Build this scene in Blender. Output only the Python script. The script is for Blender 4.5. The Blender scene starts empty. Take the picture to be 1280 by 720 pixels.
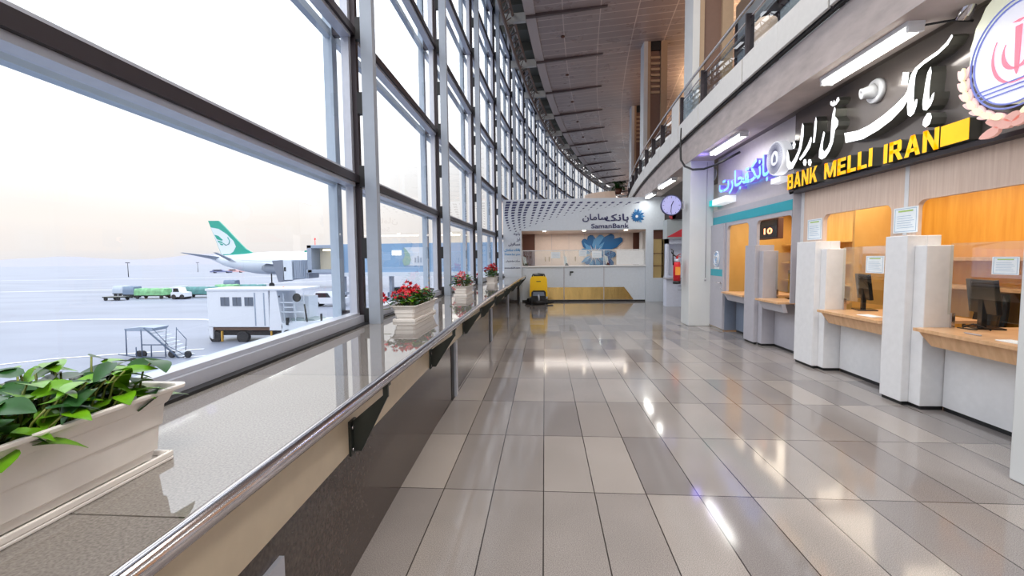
import bpy, bmesh, math, random
from mathutils import Vector, Matrix
random.seed(7)
SC = bpy.context.scene
COL = SC.collection
PI = math.pi

# ---------------------------------------------------------------- camera
F_PX, YAW, PITCH, ROLL, CAM_H = 555.0, .0739, -.0656, -.011, 1.5
_cy, _sy, _cp, _sp = math.cos(YAW), math.sin(YAW), math.cos(PITCH), math.sin(PITCH)
CF = Vector((-_sy * _cp, _cy * _cp, _sp))
_R = Vector((_cy, _sy, 0)); _U = _R.cross(CF)
CR = math.cos(ROLL) * _R + math.sin(ROLL) * _U
CU = -math.sin(ROLL) * _R + math.cos(ROLL) * _U
cam = bpy.data.cameras.new('camera'); cam.sensor_width = 36.0; cam.lens = F_PX / 1280 * 36
cam.clip_start = .05; cam.clip_end = 3000
co = bpy.data.objects.new('camera', cam); COL.objects.link(co)
m = Matrix.Identity(4)
for i in range(3):
    m[i][0], m[i][1], m[i][2], m[i][3] = CR[i], CU[i], -CF[i], (0, 0, CAM_H)[i]
co.matrix_world = m
SC.camera = co

def at(px, py, X=None, Y=None, Z=None):
    """point of the place seen at a pixel, on one plane"""
    r = CF + CR * ((px - 640) / F_PX) + CU * ((360 - py) / F_PX)
    t = X / r.x if X is not None else (Y / r.y if Y is not None else (Z - CAM_H) / r.z)
    return Vector((r.x * t, r.y * t, r.z * t + CAM_H))

# ---------------------------------------------------------------- view / world / lights
SC.view_settings.view_transform = 'Standard'; SC.view_settings.look = 'None'
SC.view_settings.gamma = 1; SC.view_settings.use_curve_mapping = False
SC.view_settings.exposure = 0.38
SC.cycles.use_denoising = True
SC.cycles.max_bounces = 10; SC.cycles.diffuse_bounces = 4; SC.cycles.glossy_bounces = 5
SC.cycles.transparent_max_bounces = 24; SC.cycles.sample_clamp_indirect = 6
SC.cycles.caustics_reflective = False; SC.cycles.caustics_refractive = False

W = bpy.data.worlds.new('sky'); W.use_nodes = True; SC.world = W
nt = W.node_tree; nt.nodes.clear()
wo = nt.nodes.new('ShaderNodeOutputWorld'); bg = nt.nodes.new('ShaderNodeBackground')
tc = nt.nodes.new('ShaderNodeTexCoord'); sx = nt.nodes.new('ShaderNodeSeparateXYZ')
rp = nt.nodes.new('ShaderNodeValToRGB'); mr = nt.nodes.new('ShaderNodeMapRange')
nz = nt.nodes.new('ShaderNodeTexNoise'); mp = nt.nodes.new('ShaderNodeMapping')
mp.inputs['Scale'].default_value = (1, 1, 9); nz.inputs['Scale'].default_value = 2.2
ad = nt.nodes.new('ShaderNodeMath'); ad.operation = 'MULTIPLY_ADD'; ad.inputs[1].default_value = .05
nt.links.new(tc.outputs['Generated'], mp.inputs[0]); nt.links.new(mp.outputs[0], nz.inputs[0])
nt.links.new(tc.outputs['Generated'], sx.inputs[0])
nt.links.new(nz.outputs[0], ad.inputs[0]); nt.links.new(sx.outputs['Z'], ad.inputs[2])
mr.inputs[1].default_value = -.02; mr.inputs[2].default_value = .62
nt.links.new(ad.outputs[0], mr.inputs[0]); nt.links.new(mr.outputs[0], rp.inputs[0])
def lin(c): return tuple(((v / 255) / 12.92 if v / 255 <= .04045 else ((v / 255 + .055) / 1.055) ** 2.4) for v in c)
er = rp.color_ramp; er.elements[0].position = 0; er.elements[0].color = (.56, .58, .64, 1)
er.elements[1].position = 1; er.elements[1].color = (1.95, 2.03, 2.15, 1)
for pos, c in ((.06, (.62, .62, .66)), (.10, (.76, .71, .68)), (.19, (.85, .78, .72)), (.30, (.92, .89, .86)), (.45, (1.15, 1.14, 1.13)), (.7, (1.65, 1.68, 1.74))):
    e = er.elements.new(pos); e.color = (*c, 1)
nt.links.new(rp.outputs[0], bg.inputs[0]); bg.inputs[1].default_value = 1.0
nt.links.new(bg.outputs[0], wo.inputs[0])

def area(name, loc, size, power, color=(1, 1, 1), rot=(0, 0, 0), sy=None):
    l = bpy.data.lights.new(name, 'AREA'); l.energy = power; l.color = color; l.size = size
    if sy: l.shape = 'RECTANGLE'; l.size_y = sy
    o = bpy.data.objects.new(name, l); o.location = loc; o.rotation_euler = rot; COL.objects.link(o); return o
def point(name, loc, power, color=(1, 1, 1), r=.05):
    l = bpy.data.lights.new(name, 'POINT'); l.energy = power; l.color = color; l.shadow_soft_size = r
    o = bpy.data.objects.new(name, l); o.location = loc; COL.objects.link(o); return o
# unseen fill lights without fixtures, added under the ceiling to brighten the hall
area('hall_fill', (1.2, -2.5, 8.4), 3.5, 560, (1, .95, .88))
area('hall_fill', (1.6, 6.0, 8.6), 3.0, 230, (1, .93, .86))
# warm uplights over the upper-floor shops
for y in (6.5, 13, 19, 26): area('uplight', (6.6 + max(0, (y - 6)) ** 2 / 230, y, 7.0), 1.2, 95, (1, .62, .35), (PI, 0, 0))
# lamps inside the teller booths
area('booth_lamp', (4.45, 5.0, 2.36), 1.0, 30, (1, .90, .74), sy=3.6)
area('booth_lamp', (4.45, 8.3, 2.36), 1.0, 24, (1, .89, .72), sy=2.4)
area('booth_lamp', (1.3, 16.5, 2.42), 3.4, 27, (1, .93, .86), sy=1.2)

# ---------------------------------------------------------------- materials
MT = {}
def mat(name, col, rough=.5, metal=0, emit=None, es=0, noise=None, bump=0, coat=0, spec=.5):
    """noise = (scale, amount[, (sx,sy,sz)])"""
    if name in MT: return MT[name]
    M = bpy.data.materials.new(name); M.use_nodes = True; n = M.node_tree; b = n.nodes['Principled BSDF']
    c = lin(col); b.inputs['Base Color'].default_value = (*c, 1)
    b.inputs['Roughness'].default_value = rough; b.inputs['Metallic'].default_value = metal
    b.inputs['Coat Weight'].default_value = coat; b.inputs['Specular IOR Level'].default_value = spec
    if emit: b.inputs['Emission Color'].default_value = (*lin(emit), 1); b.inputs['Emission Strength'].default_value = es
    if noise is None: noise = (14, .05)
    t = n.nodes.new('ShaderNodeTexCoord'); mpn = n.nodes.new('ShaderNodeMapping'); nn = n.nodes.new('ShaderNodeTexNoise')
    nn.inputs['Scale'].default_value = noise[0]; nn.inputs['Detail'].default_value = 5
    if len(noise) > 2: mpn.inputs['Scale'].default_value = noise[2]
    n.links.new(t.outputs['Object'], mpn.inputs[0]); n.links.new(mpn.outputs[0], nn.inputs[0])
    mx = n.nodes.new('ShaderNodeMix'); mx.data_type = 'RGBA'
    mx.inputs[6].default_value = (*[v * (1 - noise[1] * 1.6) for v in c], 1)
    mx.inputs[7].default_value = (*[min(1, v * (1 + noise[1] * 1.6)) for v in c], 1)
    n.links.new(nn.outputs[0], mx.inputs[0]); n.links.new(mx.outputs[2], b.inputs['Base Color'])
    if bump:
        bp = n.nodes.new('ShaderNodeBump'); bp.inputs['Strength'].default_value = bump; bp.inputs['Distance'].default_value = .004
        n.links.new(nn.outputs[0], bp.inputs['Height']); n.links.new(bp.outputs[0], b.inputs['Normal'])
    MT[name] = M; return M
def emat(name, col, s):
    return mat(name, (235, 235, 235) if max(col) < 300 else col, .4, emit=col, es=s)
def math_node(n, op, a, b=None, clamp=False):
    k = n.nodes.new('ShaderNodeMath'); k.operation = op; k.use_clamp = clamp
    for i, v in enumerate((a, b)):
        if v is None: continue
        if isinstance(v, (int, float)): k.inputs[i].default_value = v
        else: n.links.new(v, k.inputs[i])
    return k.outputs[0]

def glassmat(name, tint, ior=1.5, extra=0.0, rough=0.0):
    M = bpy.data.materials.new(name); M.use_nodes = True; n = M.node_tree; n.nodes.clear()
    o = n.nodes.new('ShaderNodeOutputMaterial'); tr = n.nodes.new('ShaderNodeBsdfTransparent'); gl = n.nodes.new('ShaderNodeBsdfGlossy')
    mx = n.nodes.new('ShaderNodeMixShader'); geo = n.nodes.new('ShaderNodeNewGeometry')
    dp = n.nodes.new('ShaderNodeVectorMath'); dp.operation = 'DOT_PRODUCT'
    n.links.new(geo.outputs['Normal'], dp.inputs[0]); n.links.new(geo.outputs['Incoming'], dp.inputs[1])
    r0 = 2 * ((ior - 1) / (ior + 1)) ** 2
    w5 = math_node(n, 'POWER', math_node(n, 'SUBTRACT', 1.0, math_node(n, 'ABSOLUTE', dp.outputs['Value']), True), 5.0)
    a = math_node(n, 'ADD', math_node(n, 'MULTIPLY', w5, 1 - r0), r0 + extra, True)
    tr.inputs[0].default_value = (*lin(tint), 1); gl.inputs['Roughness'].default_value = rough
    gl.inputs[0].default_value = (.95, .97, 1, 1)
    n.links.new(a, mx.inputs[0])
    n.links.new(tr.outputs[0], mx.inputs[1]); n.links.new(gl.outputs[0], mx.inputs[2]); n.links.new(mx.outputs[0], o.inputs[0])
    MT[name] = M; return M
GL = glassmat('facade_glass', (248, 251, 254), 1.26)
GLI = glassmat('screen_glass', (246, 248, 246), 1.45, .03)
GLR = glassmat('rail_glass', (225, 235, 240), 1.5, .06)

def tile_mat(name, w, d, x0, y0, dark, light, rough, grout, gw, speck=230, use_uv=False, spec=.5, amp=1.9, wamp=.35):
    M = bpy.data.materials.new(name); M.use_nodes = True; n = M.node_tree; b = n.nodes['Principled BSDF']
    t = n.nodes.new('ShaderNodeTexCoord'); s = n.nodes.new('ShaderNodeSeparateXYZ')
    src = t.outputs['UV'] if use_uv else t.outputs['Object']
    n.links.new(src, s.inputs[0])
    u = math_node(n, 'DIVIDE', math_node(n, 'SUBTRACT', s.outputs[0], x0), w)
    v = math_node(n, 'DIVIDE', math_node(n, 'SUBTRACT', s.outputs[1], y0), d)
    fu, fv = math_node(n, 'FLOOR', u), math_node(n, 'FLOOR', v)
    cb = n.nodes.new('ShaderNodeCombineXYZ'); n.links.new(fu, cb.inputs[0]); n.links.new(fv, cb.inputs[1])
    wn = n.nodes.new('ShaderNodeTexWhiteNoise'); wn.noise_dimensions = '2D'; n.links.new(cb.outputs[0], wn.inputs['Vector'])
    gu, gv = math_node(n, 'FRACT', u), math_node(n, 'FRACT', v)
    du = math_node(n, 'MULTIPLY', math_node(n, 'MINIMUM', gu, math_node(n, 'SUBTRACT', 1.0, gu)), w)
    dv = math_node(n, 'MULTIPLY', math_node(n, 'MINIMUM', gv, math_node(n, 'SUBTRACT', 1.0, gv)), d)
    line = math_node(n, 'LESS_THAN', math_node(n, 'MINIMUM', du, dv), gw / 2)
    nn = n.nodes.new('ShaderNodeTexNoise'); nn.inputs['Scale'].default_value = speck; nn.inputs['Detail'].default_value = 2
    n2 = n.nodes.new('ShaderNodeTexNoise'); n2.inputs['Scale'].default_value = 1.7; n2.inputs['Detail'].default_value = 4
    n.links.new(t.outputs['Object'], nn.inputs[0]); n.links.new(t.outputs['Object'], n2.inputs[0])
    mx = n.nodes.new('ShaderNodeMix'); mx.data_type = 'RGBA'
    mx.inputs[6].default_value = (*lin(dark), 1); mx.inputs[7].default_value = (*lin(light), 1)
    n.links.new(wn.outputs['Value'], mx.inputs[0])
    # granite grain and worn patches
    sp = math_node(n, 'MULTIPLY', math_node(n, 'SUBTRACT', nn.outputs[0], .5), amp)
    wear = math_node(n, 'MULTIPLY', math_node(n, 'SUBTRACT', n2.outputs[0], .5), wamp)
    k = math_node(n, 'ADD', math_node(n, 'ADD', sp, wear), 1.0)
    vm = n.nodes.new('ShaderNodeVectorMath'); vm.operation = 'SCALE'
    n.links.new(mx.outputs[2], vm.inputs[0]); n.links.new(k, vm.inputs['Scale'])
    m2 = n.nodes.new('ShaderNodeMix'); m2.data_type = 'RGBA'; m2.inputs[7].default_value = (*lin(grout), 1)
    n.links.new(line, m2.inputs[0]); n.links.new(vm.outputs[0], m2.inputs[6]); n.links.new(m2.outputs[2], b.inputs['Base Color'])
    rr = math_node(n, 'ADD', math_node(n, 'MULTIPLY', n2.outputs[0], rough * .8), rough * .6)
    n.links.new(rr, b.inputs['Roughness']); b.inputs['Specular IOR Level'].default_value = spec
    MT[name] = M; return M

def wood_mat(name, c1, c2, axis_scale, rough=.45, scale=3.0):
    M = bpy.data.materials.new(name); M.use_nodes = True; n = M.node_tree; b = n.nodes['Principled BSDF']
    t = n.nodes.new('ShaderNodeTexCoord'); mpn = n.nodes.new('ShaderNodeMapping'); mpn.inputs['Scale'].default_value = axis_scale
    nn = n.nodes.new('ShaderNodeTexNoise'); nn.inputs['Scale'].default_value = scale; nn.inputs['Detail'].default_value = 6; nn.inputs['Distortion'].default_value = .3
    r = n.nodes.new('ShaderNodeValToRGB'); r.color_ramp.elements[0].position = .3; r.color_ramp.elements[1].position = .7
    r.color_ramp.elements[0].color = (*lin(c1), 1); r.color_ramp.elements[1].color = (*lin(c2), 1)
    n.links.new(t.outputs['Object'], mpn.inputs[0]); n.links.new(mpn.outputs[0], nn.inputs[0])
    n.links.new(nn.outputs[0], r.inputs[0]); n.links.new(r.outputs[0], b.inputs['Base Color']); b.inputs['Roughness'].default_value = rough
    MT[name] = M; return M

M_FLOOR = tile_mat('granite_floor', .325, .905, -.016, 2.78, (124, 119, 118), (156, 149, 144), .09, (58, 54, 52), .007)
M_SILL = tile_mat('granite_sill', 3.0, 1.32, -3, .98, (118, 113, 110), (130, 125, 120), .03, (60, 56, 52), .006, 150, spec=1.0, amp=1.3, wamp=.1)
M_KNEE = tile_mat('granite_cladding', .905, 3.0, .15, -1, (70, 62, 59), (80, 71, 67), .14, (45, 40, 38), .005, 60, use_uv=True)
M_CEIL = tile_mat('ceiling_slats', 1.15, .42, .8, 0, (152, 137, 134), (160, 145, 141), .30, (206, 192, 186), .03, 3, use_uv=True, amp=.08, wamp=.06)
M_CREAM = mat('cream_enamel', (206, 192, 168), .35)
M_CHROME = mat('brushed_steel', (205, 200, 202), .14, 1, noise=(60, .04, (1, 30, 1)))
M_POST = mat('painted_steel', (158, 166, 178), .42, .25)
M_DARKAL = mat('dark_aluminium', (52, 45, 50), .38, .4)
M_LTAL = mat('light_aluminium', (186, 190, 202), .35, .3)
M_EXT = mat('exterior_aluminium', (176, 190, 206), .45, .1)
M_BLACK = mat('black_rubber', (24, 24, 27), .5)
M_BRK = mat('bracket_steel', (56, 60, 56), .4, .4)
M_WHITE = mat('white_laminate', (226, 226, 228), .38)
M_OFFW = mat('off_white_panel', (214, 212, 208), .45)
M_COLP = mat('white_column_paint', (208, 210, 210), .5, noise=(3, .04))
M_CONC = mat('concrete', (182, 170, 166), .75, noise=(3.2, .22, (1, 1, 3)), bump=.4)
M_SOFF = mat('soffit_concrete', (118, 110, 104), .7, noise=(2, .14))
M_GREYW = mat('grey_laminate', (176, 174, 182), .4)
M_GREYD = mat('grey_blue_laminate', (120, 130, 148), .4)
M_TEAL = mat('teal_film', (20, 160, 176), .35)
M_WOODL = wood_mat('pale_oak', (214, 186, 168), (230, 206, 188), (1, 14, .6))
M_WOODA = wood_mat('amber_veneer', (212, 146, 46), (226, 166, 66), (1, 6, .5))
M_WOODY = wood_mat('honey_veneer', (214, 168, 92), (228, 186, 112), (1, 6, .5))
M_WOODC = wood_mat('counter_wood', (206, 160, 118), (226, 184, 142), (2, 8, 2), .3)
M_DARKP = mat('glossy_sign_panel', (124, 115, 111), .16, .3, noise=(2, .06))
M_SIGNL = emat('sign_white_face', (250, 250, 255), 1.1)
M_YEL = mat('yellow_sign_face', (250, 190, 8), .45, emit=(255, 190, 0), es=.42)
M_RETURN = mat('sign_return', (150, 152, 144), .28, .85)
M_TUBE = emat('fluorescent_tube', (255, 255, 246), 4.5)
M_DIFF = mat('lamp_diffuser', (235, 235, 230), .4, emit=(255, 255, 244), es=2.2)
M_NAVY = mat('navy_print', (44, 46, 96), .4)
M_PLAST = mat('white_planter_plastic', (240, 235, 230), .4)
M_SOIL = mat('soil', (62, 46, 34), .9, noise=(60, .4), bump=.8)
M_LEAF = mat('bright_leaf', (98, 152, 22), .32, noise=(22, .35))
M_LEAFD = mat('dark_leaf', (38, 82, 34), .38, noise=(22, .35))
M_RED = mat('red_petal', (206, 28, 48), .5, noise=(40, .3))
M_PINK = mat('pink_petal', (232, 108, 122), .5, noise=(40, .3))
M_PAPER = mat('paper', (236, 242, 246), .6)
M_INK = mat('blue_grey_ink', (150, 178, 204), .6)
M_INKG = mat('green_ink', (170, 200, 110), .6)
M_YBODY = mat('yellow_machine_plastic', (246, 196, 12), .35)
M_BRASS = mat('brass_sheet', (198, 168, 108), .22, .85, noise=(4, .3, (3, 1, .4)))
M_BLUE = mat('flower_blue', (8, 92, 150), .45)
M_BLUE2 = mat('flower_light_blue', (84, 144, 192), .45)
M_CREAMW = mat('cream_cabinet', (226, 208, 196), .4)
M_BROWN = mat('brown_panel', (96, 58, 44), .45)
M_SCREEN = mat('monitor_black', (22, 26, 30), .2)

# ---------------------------------------------------------------- mesh helper
class MB:
    def __init__(s): s.bm = bmesh.new()
    def _add(s, verts, faces, mi=0, smooth=False):
        vs = [s.bm.verts.new(v) for v in verts]
        for f in faces:
            try:
                g = s.bm.faces.new([vs[i] for i in f]); g.material_index = mi; g.smooth = smooth
            except ValueError: pass
        return vs
    def box(s, x0, x1, y0, y1, z0, z1, mi=0, M=None):
        vs = [Vector((x, y, z)) for z in (z0, z1) for (x, y) in ((x0, y0), (x1, y0), (x1, y1), (x0, y1))]
        if M: vs = [M @ v for v in vs]
        s._add(vs, ((3, 2, 1, 0), (4, 5, 6, 7), (0, 1, 5, 4), (1, 2, 6, 5), (2, 3, 7, 6), (3, 0, 4, 7)), mi); return s
    def prism(s, pts, off, mi=0, side=None):
        """closed polygon (3-D points) extruded by the vector off"""
        n = len(pts); pts = [Vector(p) for p in pts]; off = Vector(off)
        s._add(pts, (tuple(range(n)),), mi); s._add([p + off for p in pts], (tuple(reversed(range(n))),), mi)
        for i in range(n):
            j = (i + 1) % n
            s._add((pts[i], pts[j], pts[j] + off, pts[i] + off), ((3, 2, 1, 0),), mi if side is None else side)
        return s
    def tube(s, pts, r, seg=10, mi=0, r1=None, caps=True):
        pts = [Vector(p) for p in pts]; rings = []; n = len(pts); up = None
        for i, p in enumerate(pts):
            t = (pts[min(i + 1, n - 1)] - pts[max(i - 1, 0)]).normalized()
            if up is None or abs(t.dot(up)) > .98:
                up = Vector((0, 0, 1)) if abs(t.z) < .9 else Vector((1, 0, 0))
            a = t.cross(up).normalized(); b = a.cross(t)
            rr = r if r1 is None else r + (r1 - r) * i / max(1, n - 1)
            rings.append([s.bm.verts.new(p + (a * math.cos(2 * PI * k / seg) + b * math.sin(2 * PI * k / seg)) * rr) for k in range(seg)])
        for A, B in zip(rings, rings[1:]):
            for k in range(seg):
                f = s.bm.faces.new((A[k], A[(k + 1) % seg], B[(k + 1) % seg], B[k])); f.smooth = True; f.material_index = mi
        if caps:
            for R_, rev in ((rings[0], True), (rings[-1], False)):
                f = s.bm.faces.new(R_[::-1] if rev else R_); f.material_index = mi
        return s
    def lathe(s, c, axis, prof, seg=24, mi=0, smooth=True):
        """prof = [(distance along axis, radius)]"""
        c = Vector(c); t = Vector(axis).normalized(); up = Vector((0, 0, 1)) if abs(t.z) < .9 else Vector((1, 0, 0))
        a = t.cross(up).normalized(); b = a.cross(t); rings = []
        for h, r in prof:
            rings.append([s.bm.verts.new(c + t * h + (a * math.cos(2 * PI * k / seg) + b * math.sin(2 * PI * k / seg)) * max(r, 1e-4)) for k in range(seg)])
        for A, B in zip(rings, rings[1:]):
            for k in range(seg):
                f = s.bm.faces.new((A[k], A[(k + 1) % seg], B[(k + 1) % seg], B[k])); f.smooth = smooth; f.material_index = mi
        f = s.bm.faces.new(rings[0][::-1]); f.material_index = mi; f = s.bm.faces.new(rings[-1]); f.material_index = mi
        return s
    def grid(s, rows, mi=0, smooth=False):
        R = [[s.bm.verts.new(v) for v in r] for r in rows]
        for A, B in zip(R, R[1:]):
            for k in range(len(A) - 1):
                f = s.bm.faces.new((A[k], A[k + 1], B[k + 1], B[k])); f.smooth = smooth; f.material_index = mi
        return s
    def build(s, name, mats, parent=None, bevel=0, uv=None, recalc=True):
        if not isinstance(mats, (list, tuple)): mats = [mats]
        if recalc: bmesh.ops.recalc_face_normals(s.bm, faces=s.bm.faces[:])
        me = bpy.data.meshes.new(name); s.bm.to_mesh(me); s.bm.free()
        for q in mats: me.materials.append(q)
        if uv:
            L = me.uv_layers.new(name='UVMap')
            for lp in me.loops: L.data[lp.index].uv = uv(me.vertices[lp.vertex_index].co)
        return link(name, me, parent, bevel)
WM = {}
def link(name, me, parent=None, bevel=0):
    o = bpy.data.objects.new(name, me); COL.objects.link(o)
    if parent is not None:
        P = WM[parent.name]; me.transform(P.inverted()); o.parent = parent; WM[o.name] = P.copy()
    else: WM[o.name] = Matrix.Identity(4)
    if bevel:
        b = o.modifiers.new('bevel', 'BEVEL'); b.width = bevel; b.segments = 2; b.limit_method = 'ANGLE'
    return o
def tag(o, label=None, cat=None, group=None, kind=None):
    if label: o['label'] = label
    if cat: o['category'] = cat
    if group: o['group'] = group
    if kind: o['kind'] = kind
    return o
def thing(name, loc, label=None, cat=None, group=None, kind=None, rz=0):
    o = bpy.data.objects.new(name, None); COL.objects.link(o); o.location = loc; o.rotation_euler = (0, 0, rz); o.empty_display_size = .1
    WM[o.name] = Matrix.Translation(loc) @ Matrix.Rotation(rz, 4, 'Z')
    return tag(o, label, cat, group, kind)
def struct(name, mb, mats, parent=None, **k):
    o = mb.build(name, mats, parent, **k)
    if parent is None: o['kind'] = 'structure'
    return o
def text(name, body, org, xd, up, width, height, depth, mats, parent=None, bold=0, kind=None, shear=0):
    c = bpy.data.curves.new('t', 'FONT'); c.body = body; c.extrude = .5; c.resolution_u = 3; c.offset = bold; c.shear = shear
    o = bpy.data.objects.new('t', c); COL.objects.link(o)
    dg = bpy.context.evaluated_depsgraph_get(); dg.update()
    me = bpy.data.meshes.new_from_object(o.evaluated_get(dg)); bpy.data.objects.remove(o)
    xs = [v.co.x for v in me.vertices]; ys = [v.co.y for v in me.vertices]
    x0, x1, y0, y1 = min(xs), max(xs), min(ys), max(ys)
    xd = Vector(xd).normalized(); up = Vector(up).normalized(); nn = xd.cross(up); org = Vector(org)
    if height is None: height = width * (y1 - y0) / (x1 - x0)
    for v in me.vertices:
        x, y, z = v.co
        v.co = org + xd * ((x - x0) / (x1 - x0) * width) + up * ((y - y0) / (y1 - y0) * height) + nn * ((z - .5) * depth)
    me.materials.clear()
    if not isinstance(mats, (list, tuple)): mats = [mats]
    for q in mats: me.materials.append(q)
    me.update()
    for p in me.polygons: p.material_index = (1 if abs(p.normal.dot(nn)) < .7 else 0) if len(mats) > 1 else 0
    return link(name, me, parent)

# ---------------------------------------------------------------- the curved plan of the hall
G = 1.09
RR = 106.86 * G; CX = -1.493 * G + RR; CY = 5.787 * G
def FP(s, d, z=0.0):
    a = s / RR; r = RR - d
    return Vector((CX - r * math.cos(a), CY + r * math.sin(a), z))
def s_of_y(y, d=0): return RR * math.asin((y - CY) / (RR - d))
STEP = 3.05 * G
def post_s(k): return (3.95 * G - CY) + (k - 1) * STEP
def arc_bar(mb, s0, s1, d0, d1, z0, z1, n=1, mi=0):
    for i in range(n):
        a, b = s0 + (s1 - s0) * i / n, s0 + (s1 - s0) * (i + 1) / n
        da, db = (d1(a), d1(b)) if callable(d1) else (d1, d1)
        P = [FP(a, d0, z0), FP(a, da, z0), FP(b, db, z0), FP(b, d0, z0)]
        Q = [Vector((p.x, p.y, z1)) for p in P]
        mb._add(P + Q, ((0, 3, 2, 1), (4, 5, 6, 7), (0, 1, 5, 4), (1, 2, 6, 5), (2, 3, 7, 6), (3, 0, 4, 7)), mi)
    return mb
def uv_arc(co):
    r = math.hypot(CX - co.x, co.y - CY); return (RR * math.atan2(co.y - CY, CX - co.x), co.z)
def uv_ceil(co):
    r = math.hypot(CX - co.x, co.y - CY); return (RR - r, RR * math.atan2(co.y - CY, CX - co.x))

# ================================================================= STRUCTURE
b = MB(); b.grid([[Vector((x, y, 0)) for x in (-1.2, 12)] for y in (-9, 75)]); b.box(-1.2, 12, -9, 75, -.3, -.001)
struct('floor', b, M_FLOOR)

def DR(s): return .77 - .0045 * min(5.8, max(0, 5.2 - (CY + s))) ** 2 - .034 * max(0, CY + s - 10)
def DW(s): return .615 - .030 * max(0, CY + s - 9.5)
def RP(s):
    p = FP(s, DR(s)); return Vector((p.x * .905, p.y * .905, .946))
# knee wall under the windows: granite below, cream band above
S0, S1 = s_of_y(-6), s_of_y(15.3)
b = MB(); arc_bar(b, S0, S1, -.02, DW, 0, .60, 24)
wl = struct('wall_left', b, M_KNEE, uv=uv_arc)
b = MB(); arc_bar(b, S0, S1, -.02, lambda q: DW(q) + .013, .60, .845, 24)
b.build('fascia_band', M_CREAM, wl)
b = MB()
for k in range(0, 5):                         # dark joint and steel strip at each change of direction
    s = s_of_y(4.72 + k * 3.3)
    if s < S1 - .3:
        arc_bar(b, s, s + .10, .5, DW(s) + .03, 0, .60, 1, 1); arc_bar(b, s - .13, s, .5, DW(s) + .006, 0, .60, 1, 0)
b.build('joint_strip', [M_BLACK, M_LTAL], wl)
b = MB(); arc_bar(b, s_of_y(-.4), s_of_y(1.36), .615, .633, .0, .50, 2, 0)
arc_bar(b, s_of_y(-.33), s_of_y(1.30),   .633, .638, .04, .46, 2, 1)
b.build('access_panel', [M_LTAL, M_GREYW], wl)
b = MB(); arc_bar(b, S0, S1, -.22, lambda q: DR(q) - .022, .845, .88, 40)
struct('trim_1', b, M_SILL)

# the glazed facade, one window per bay
ZT = [.93, 2.28, 3.66, 5.06, 6.45, 7.86, 9.26]
for k in range(-2, 17):
    s1_, s0_ = post_s(k), post_s(k - 1)
    p = FP(s1_, 0); w = thing('window_%d' % (k + 3), (p.x, p.y, 0), kind='structure')
    zt = 10.2
    b = MB(); arc_bar(b, s1_ - .09, s1_, -.112, 0, .88 if k < 6 else 0, zt); b.build('steel_post', M_POST, w)
    b = MB(); arc_bar(b, s1_ - .075, s1_ - .02, -.215, -.165, .88, zt); b.build('mullion', M_DARKAL, w)
    b = MB()
    for e0, e1 in ((s1_ - .13, s1_ - .08), (s1_ - .01, s1_ + .04)): arc_bar(b, e0, e1, -.285, -.212, .9, zt)
    b.build('jamb_frame', M_LTAL, w)
    b = MB()
    zz = .93
    while zz < 10:
        arc_bar(b, s1_ - .080, s1_ - .016, -.167, -.108, zz - .10, zz + .10)
        zz += .69
    b.build('mounting_bracket', M_BLACK, w)
    b = MB(); arc_bar(b, s1_ - .10, s1_ + .0, -.47, -.385, .6, zt); b.build('exterior_fin', M_EXT, w)
    b = MB()
    zz = .93
    while zz < 10:
        arc_bar(b, s1_ - .08, s1_ - .02, -.39, -.28, zz - .08, zz + .08)
        zz += 1.39
    b.build('exterior_bracket', M_DARKAL, w)
    A, B_ = s0_ + .035, s1_ - .125
    for z in ZT:
        b = MB(); arc_bar(b, s0_ + .0, s1_ - .08, -.215, -.165, z - .035, z + .035)
        b.build('transom', M_LTAL if z < 1 else M_DARKAL, w)
        if z < 1:
            b = MB(); arc_bar(b, s0_ + .0, s1_ - .09, -.22, -.112, .8802, .897); b.build('gasket', M_BLACK, w)
        b = MB(); arc_bar(b, A, B_, -.285, -.19, z - .07 , z - .036); arc_bar(b, A, B_, -.285, -.19, z + .036, z + .062)
        b.build('transom_frame', M_LTAL, w)
        b = MB(); arc_bar(b, s0_, s1_ - .1, -.45, -.39, z - .055, z + .02)
        b.build('exterior_rail', M_EXT, w)
    for z0, z1 in zip(ZT, ZT[1:]):
        b = MB(); b._add([FP(A, -.265, z0 + .06), FP(B_, -.265, z0 + .06), FP(B_, -.265, z1 - .07), FP(A, -.265, z1 - .07)], ((0, 1, 2, 3),))
        b.build('glass_pane', GL, w)
b = MB(); arc_bar(b, post_s(-3), post_s(16), -.52, -.29, .62, .86, 40)
struct('exterior_ledge', b, M_EXT)

# main ceiling of slats, roof deck above the window edge, beams and trusses
SA, SB = s_of_y(-8), 66.0
b = MB(); NS = 60
def czp(d): return 9.0 + .03 * (d - .8)
for (d0, d1) in ((.8, 4.0), (4.0, 12.0)):
    b.grid([[FP(SA + (SB - SA) * i / NS, d, czp(d)) for d in (d0, d1)] for i in range(NS + 1)])
struct('ceiling', b, M_CEIL, uv=uv_ceil, recalc=False)
b = MB(); arc_bar(b, SA, SB, .8, .83, 9.0, 9.35, 60); arc_bar(b, SA, SB, .8, 1.12, 8.975, 8.995, 60); struct('ceiling_edge', b, mat('ceiling_border', (186, 174, 170), .45))
b = MB(); b.grid([[FP(SA + (SB - SA) * i / NS, d, 10.25) for d in (-.7, 12)] for i in range(NS + 1)])
for i in range(46):
    s = SA + i * 1.66
    arc_bar(b, s, s + .14, -.5, 1.6, 9.85, 10.2)
struct('roof_deck', b, mat('roof_steel', (92, 92, 84), .6))
b = MB()
for (d, z, r) in ((.20, 8.72, .055), (.42, 9.0, .045), (.30, 9.35, .035)):
    b.tube([FP(SA + (SB - SA) * i / 90, d, z) for i in range(91)], r, 8)
for i in range(150):
    s = SA + i * .48
    b.tube([FP(s, .20, 8.72), FP(s + .24, .42, 9.0), FP(s + .48, .20, 8.72)], .018, 5)
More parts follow.
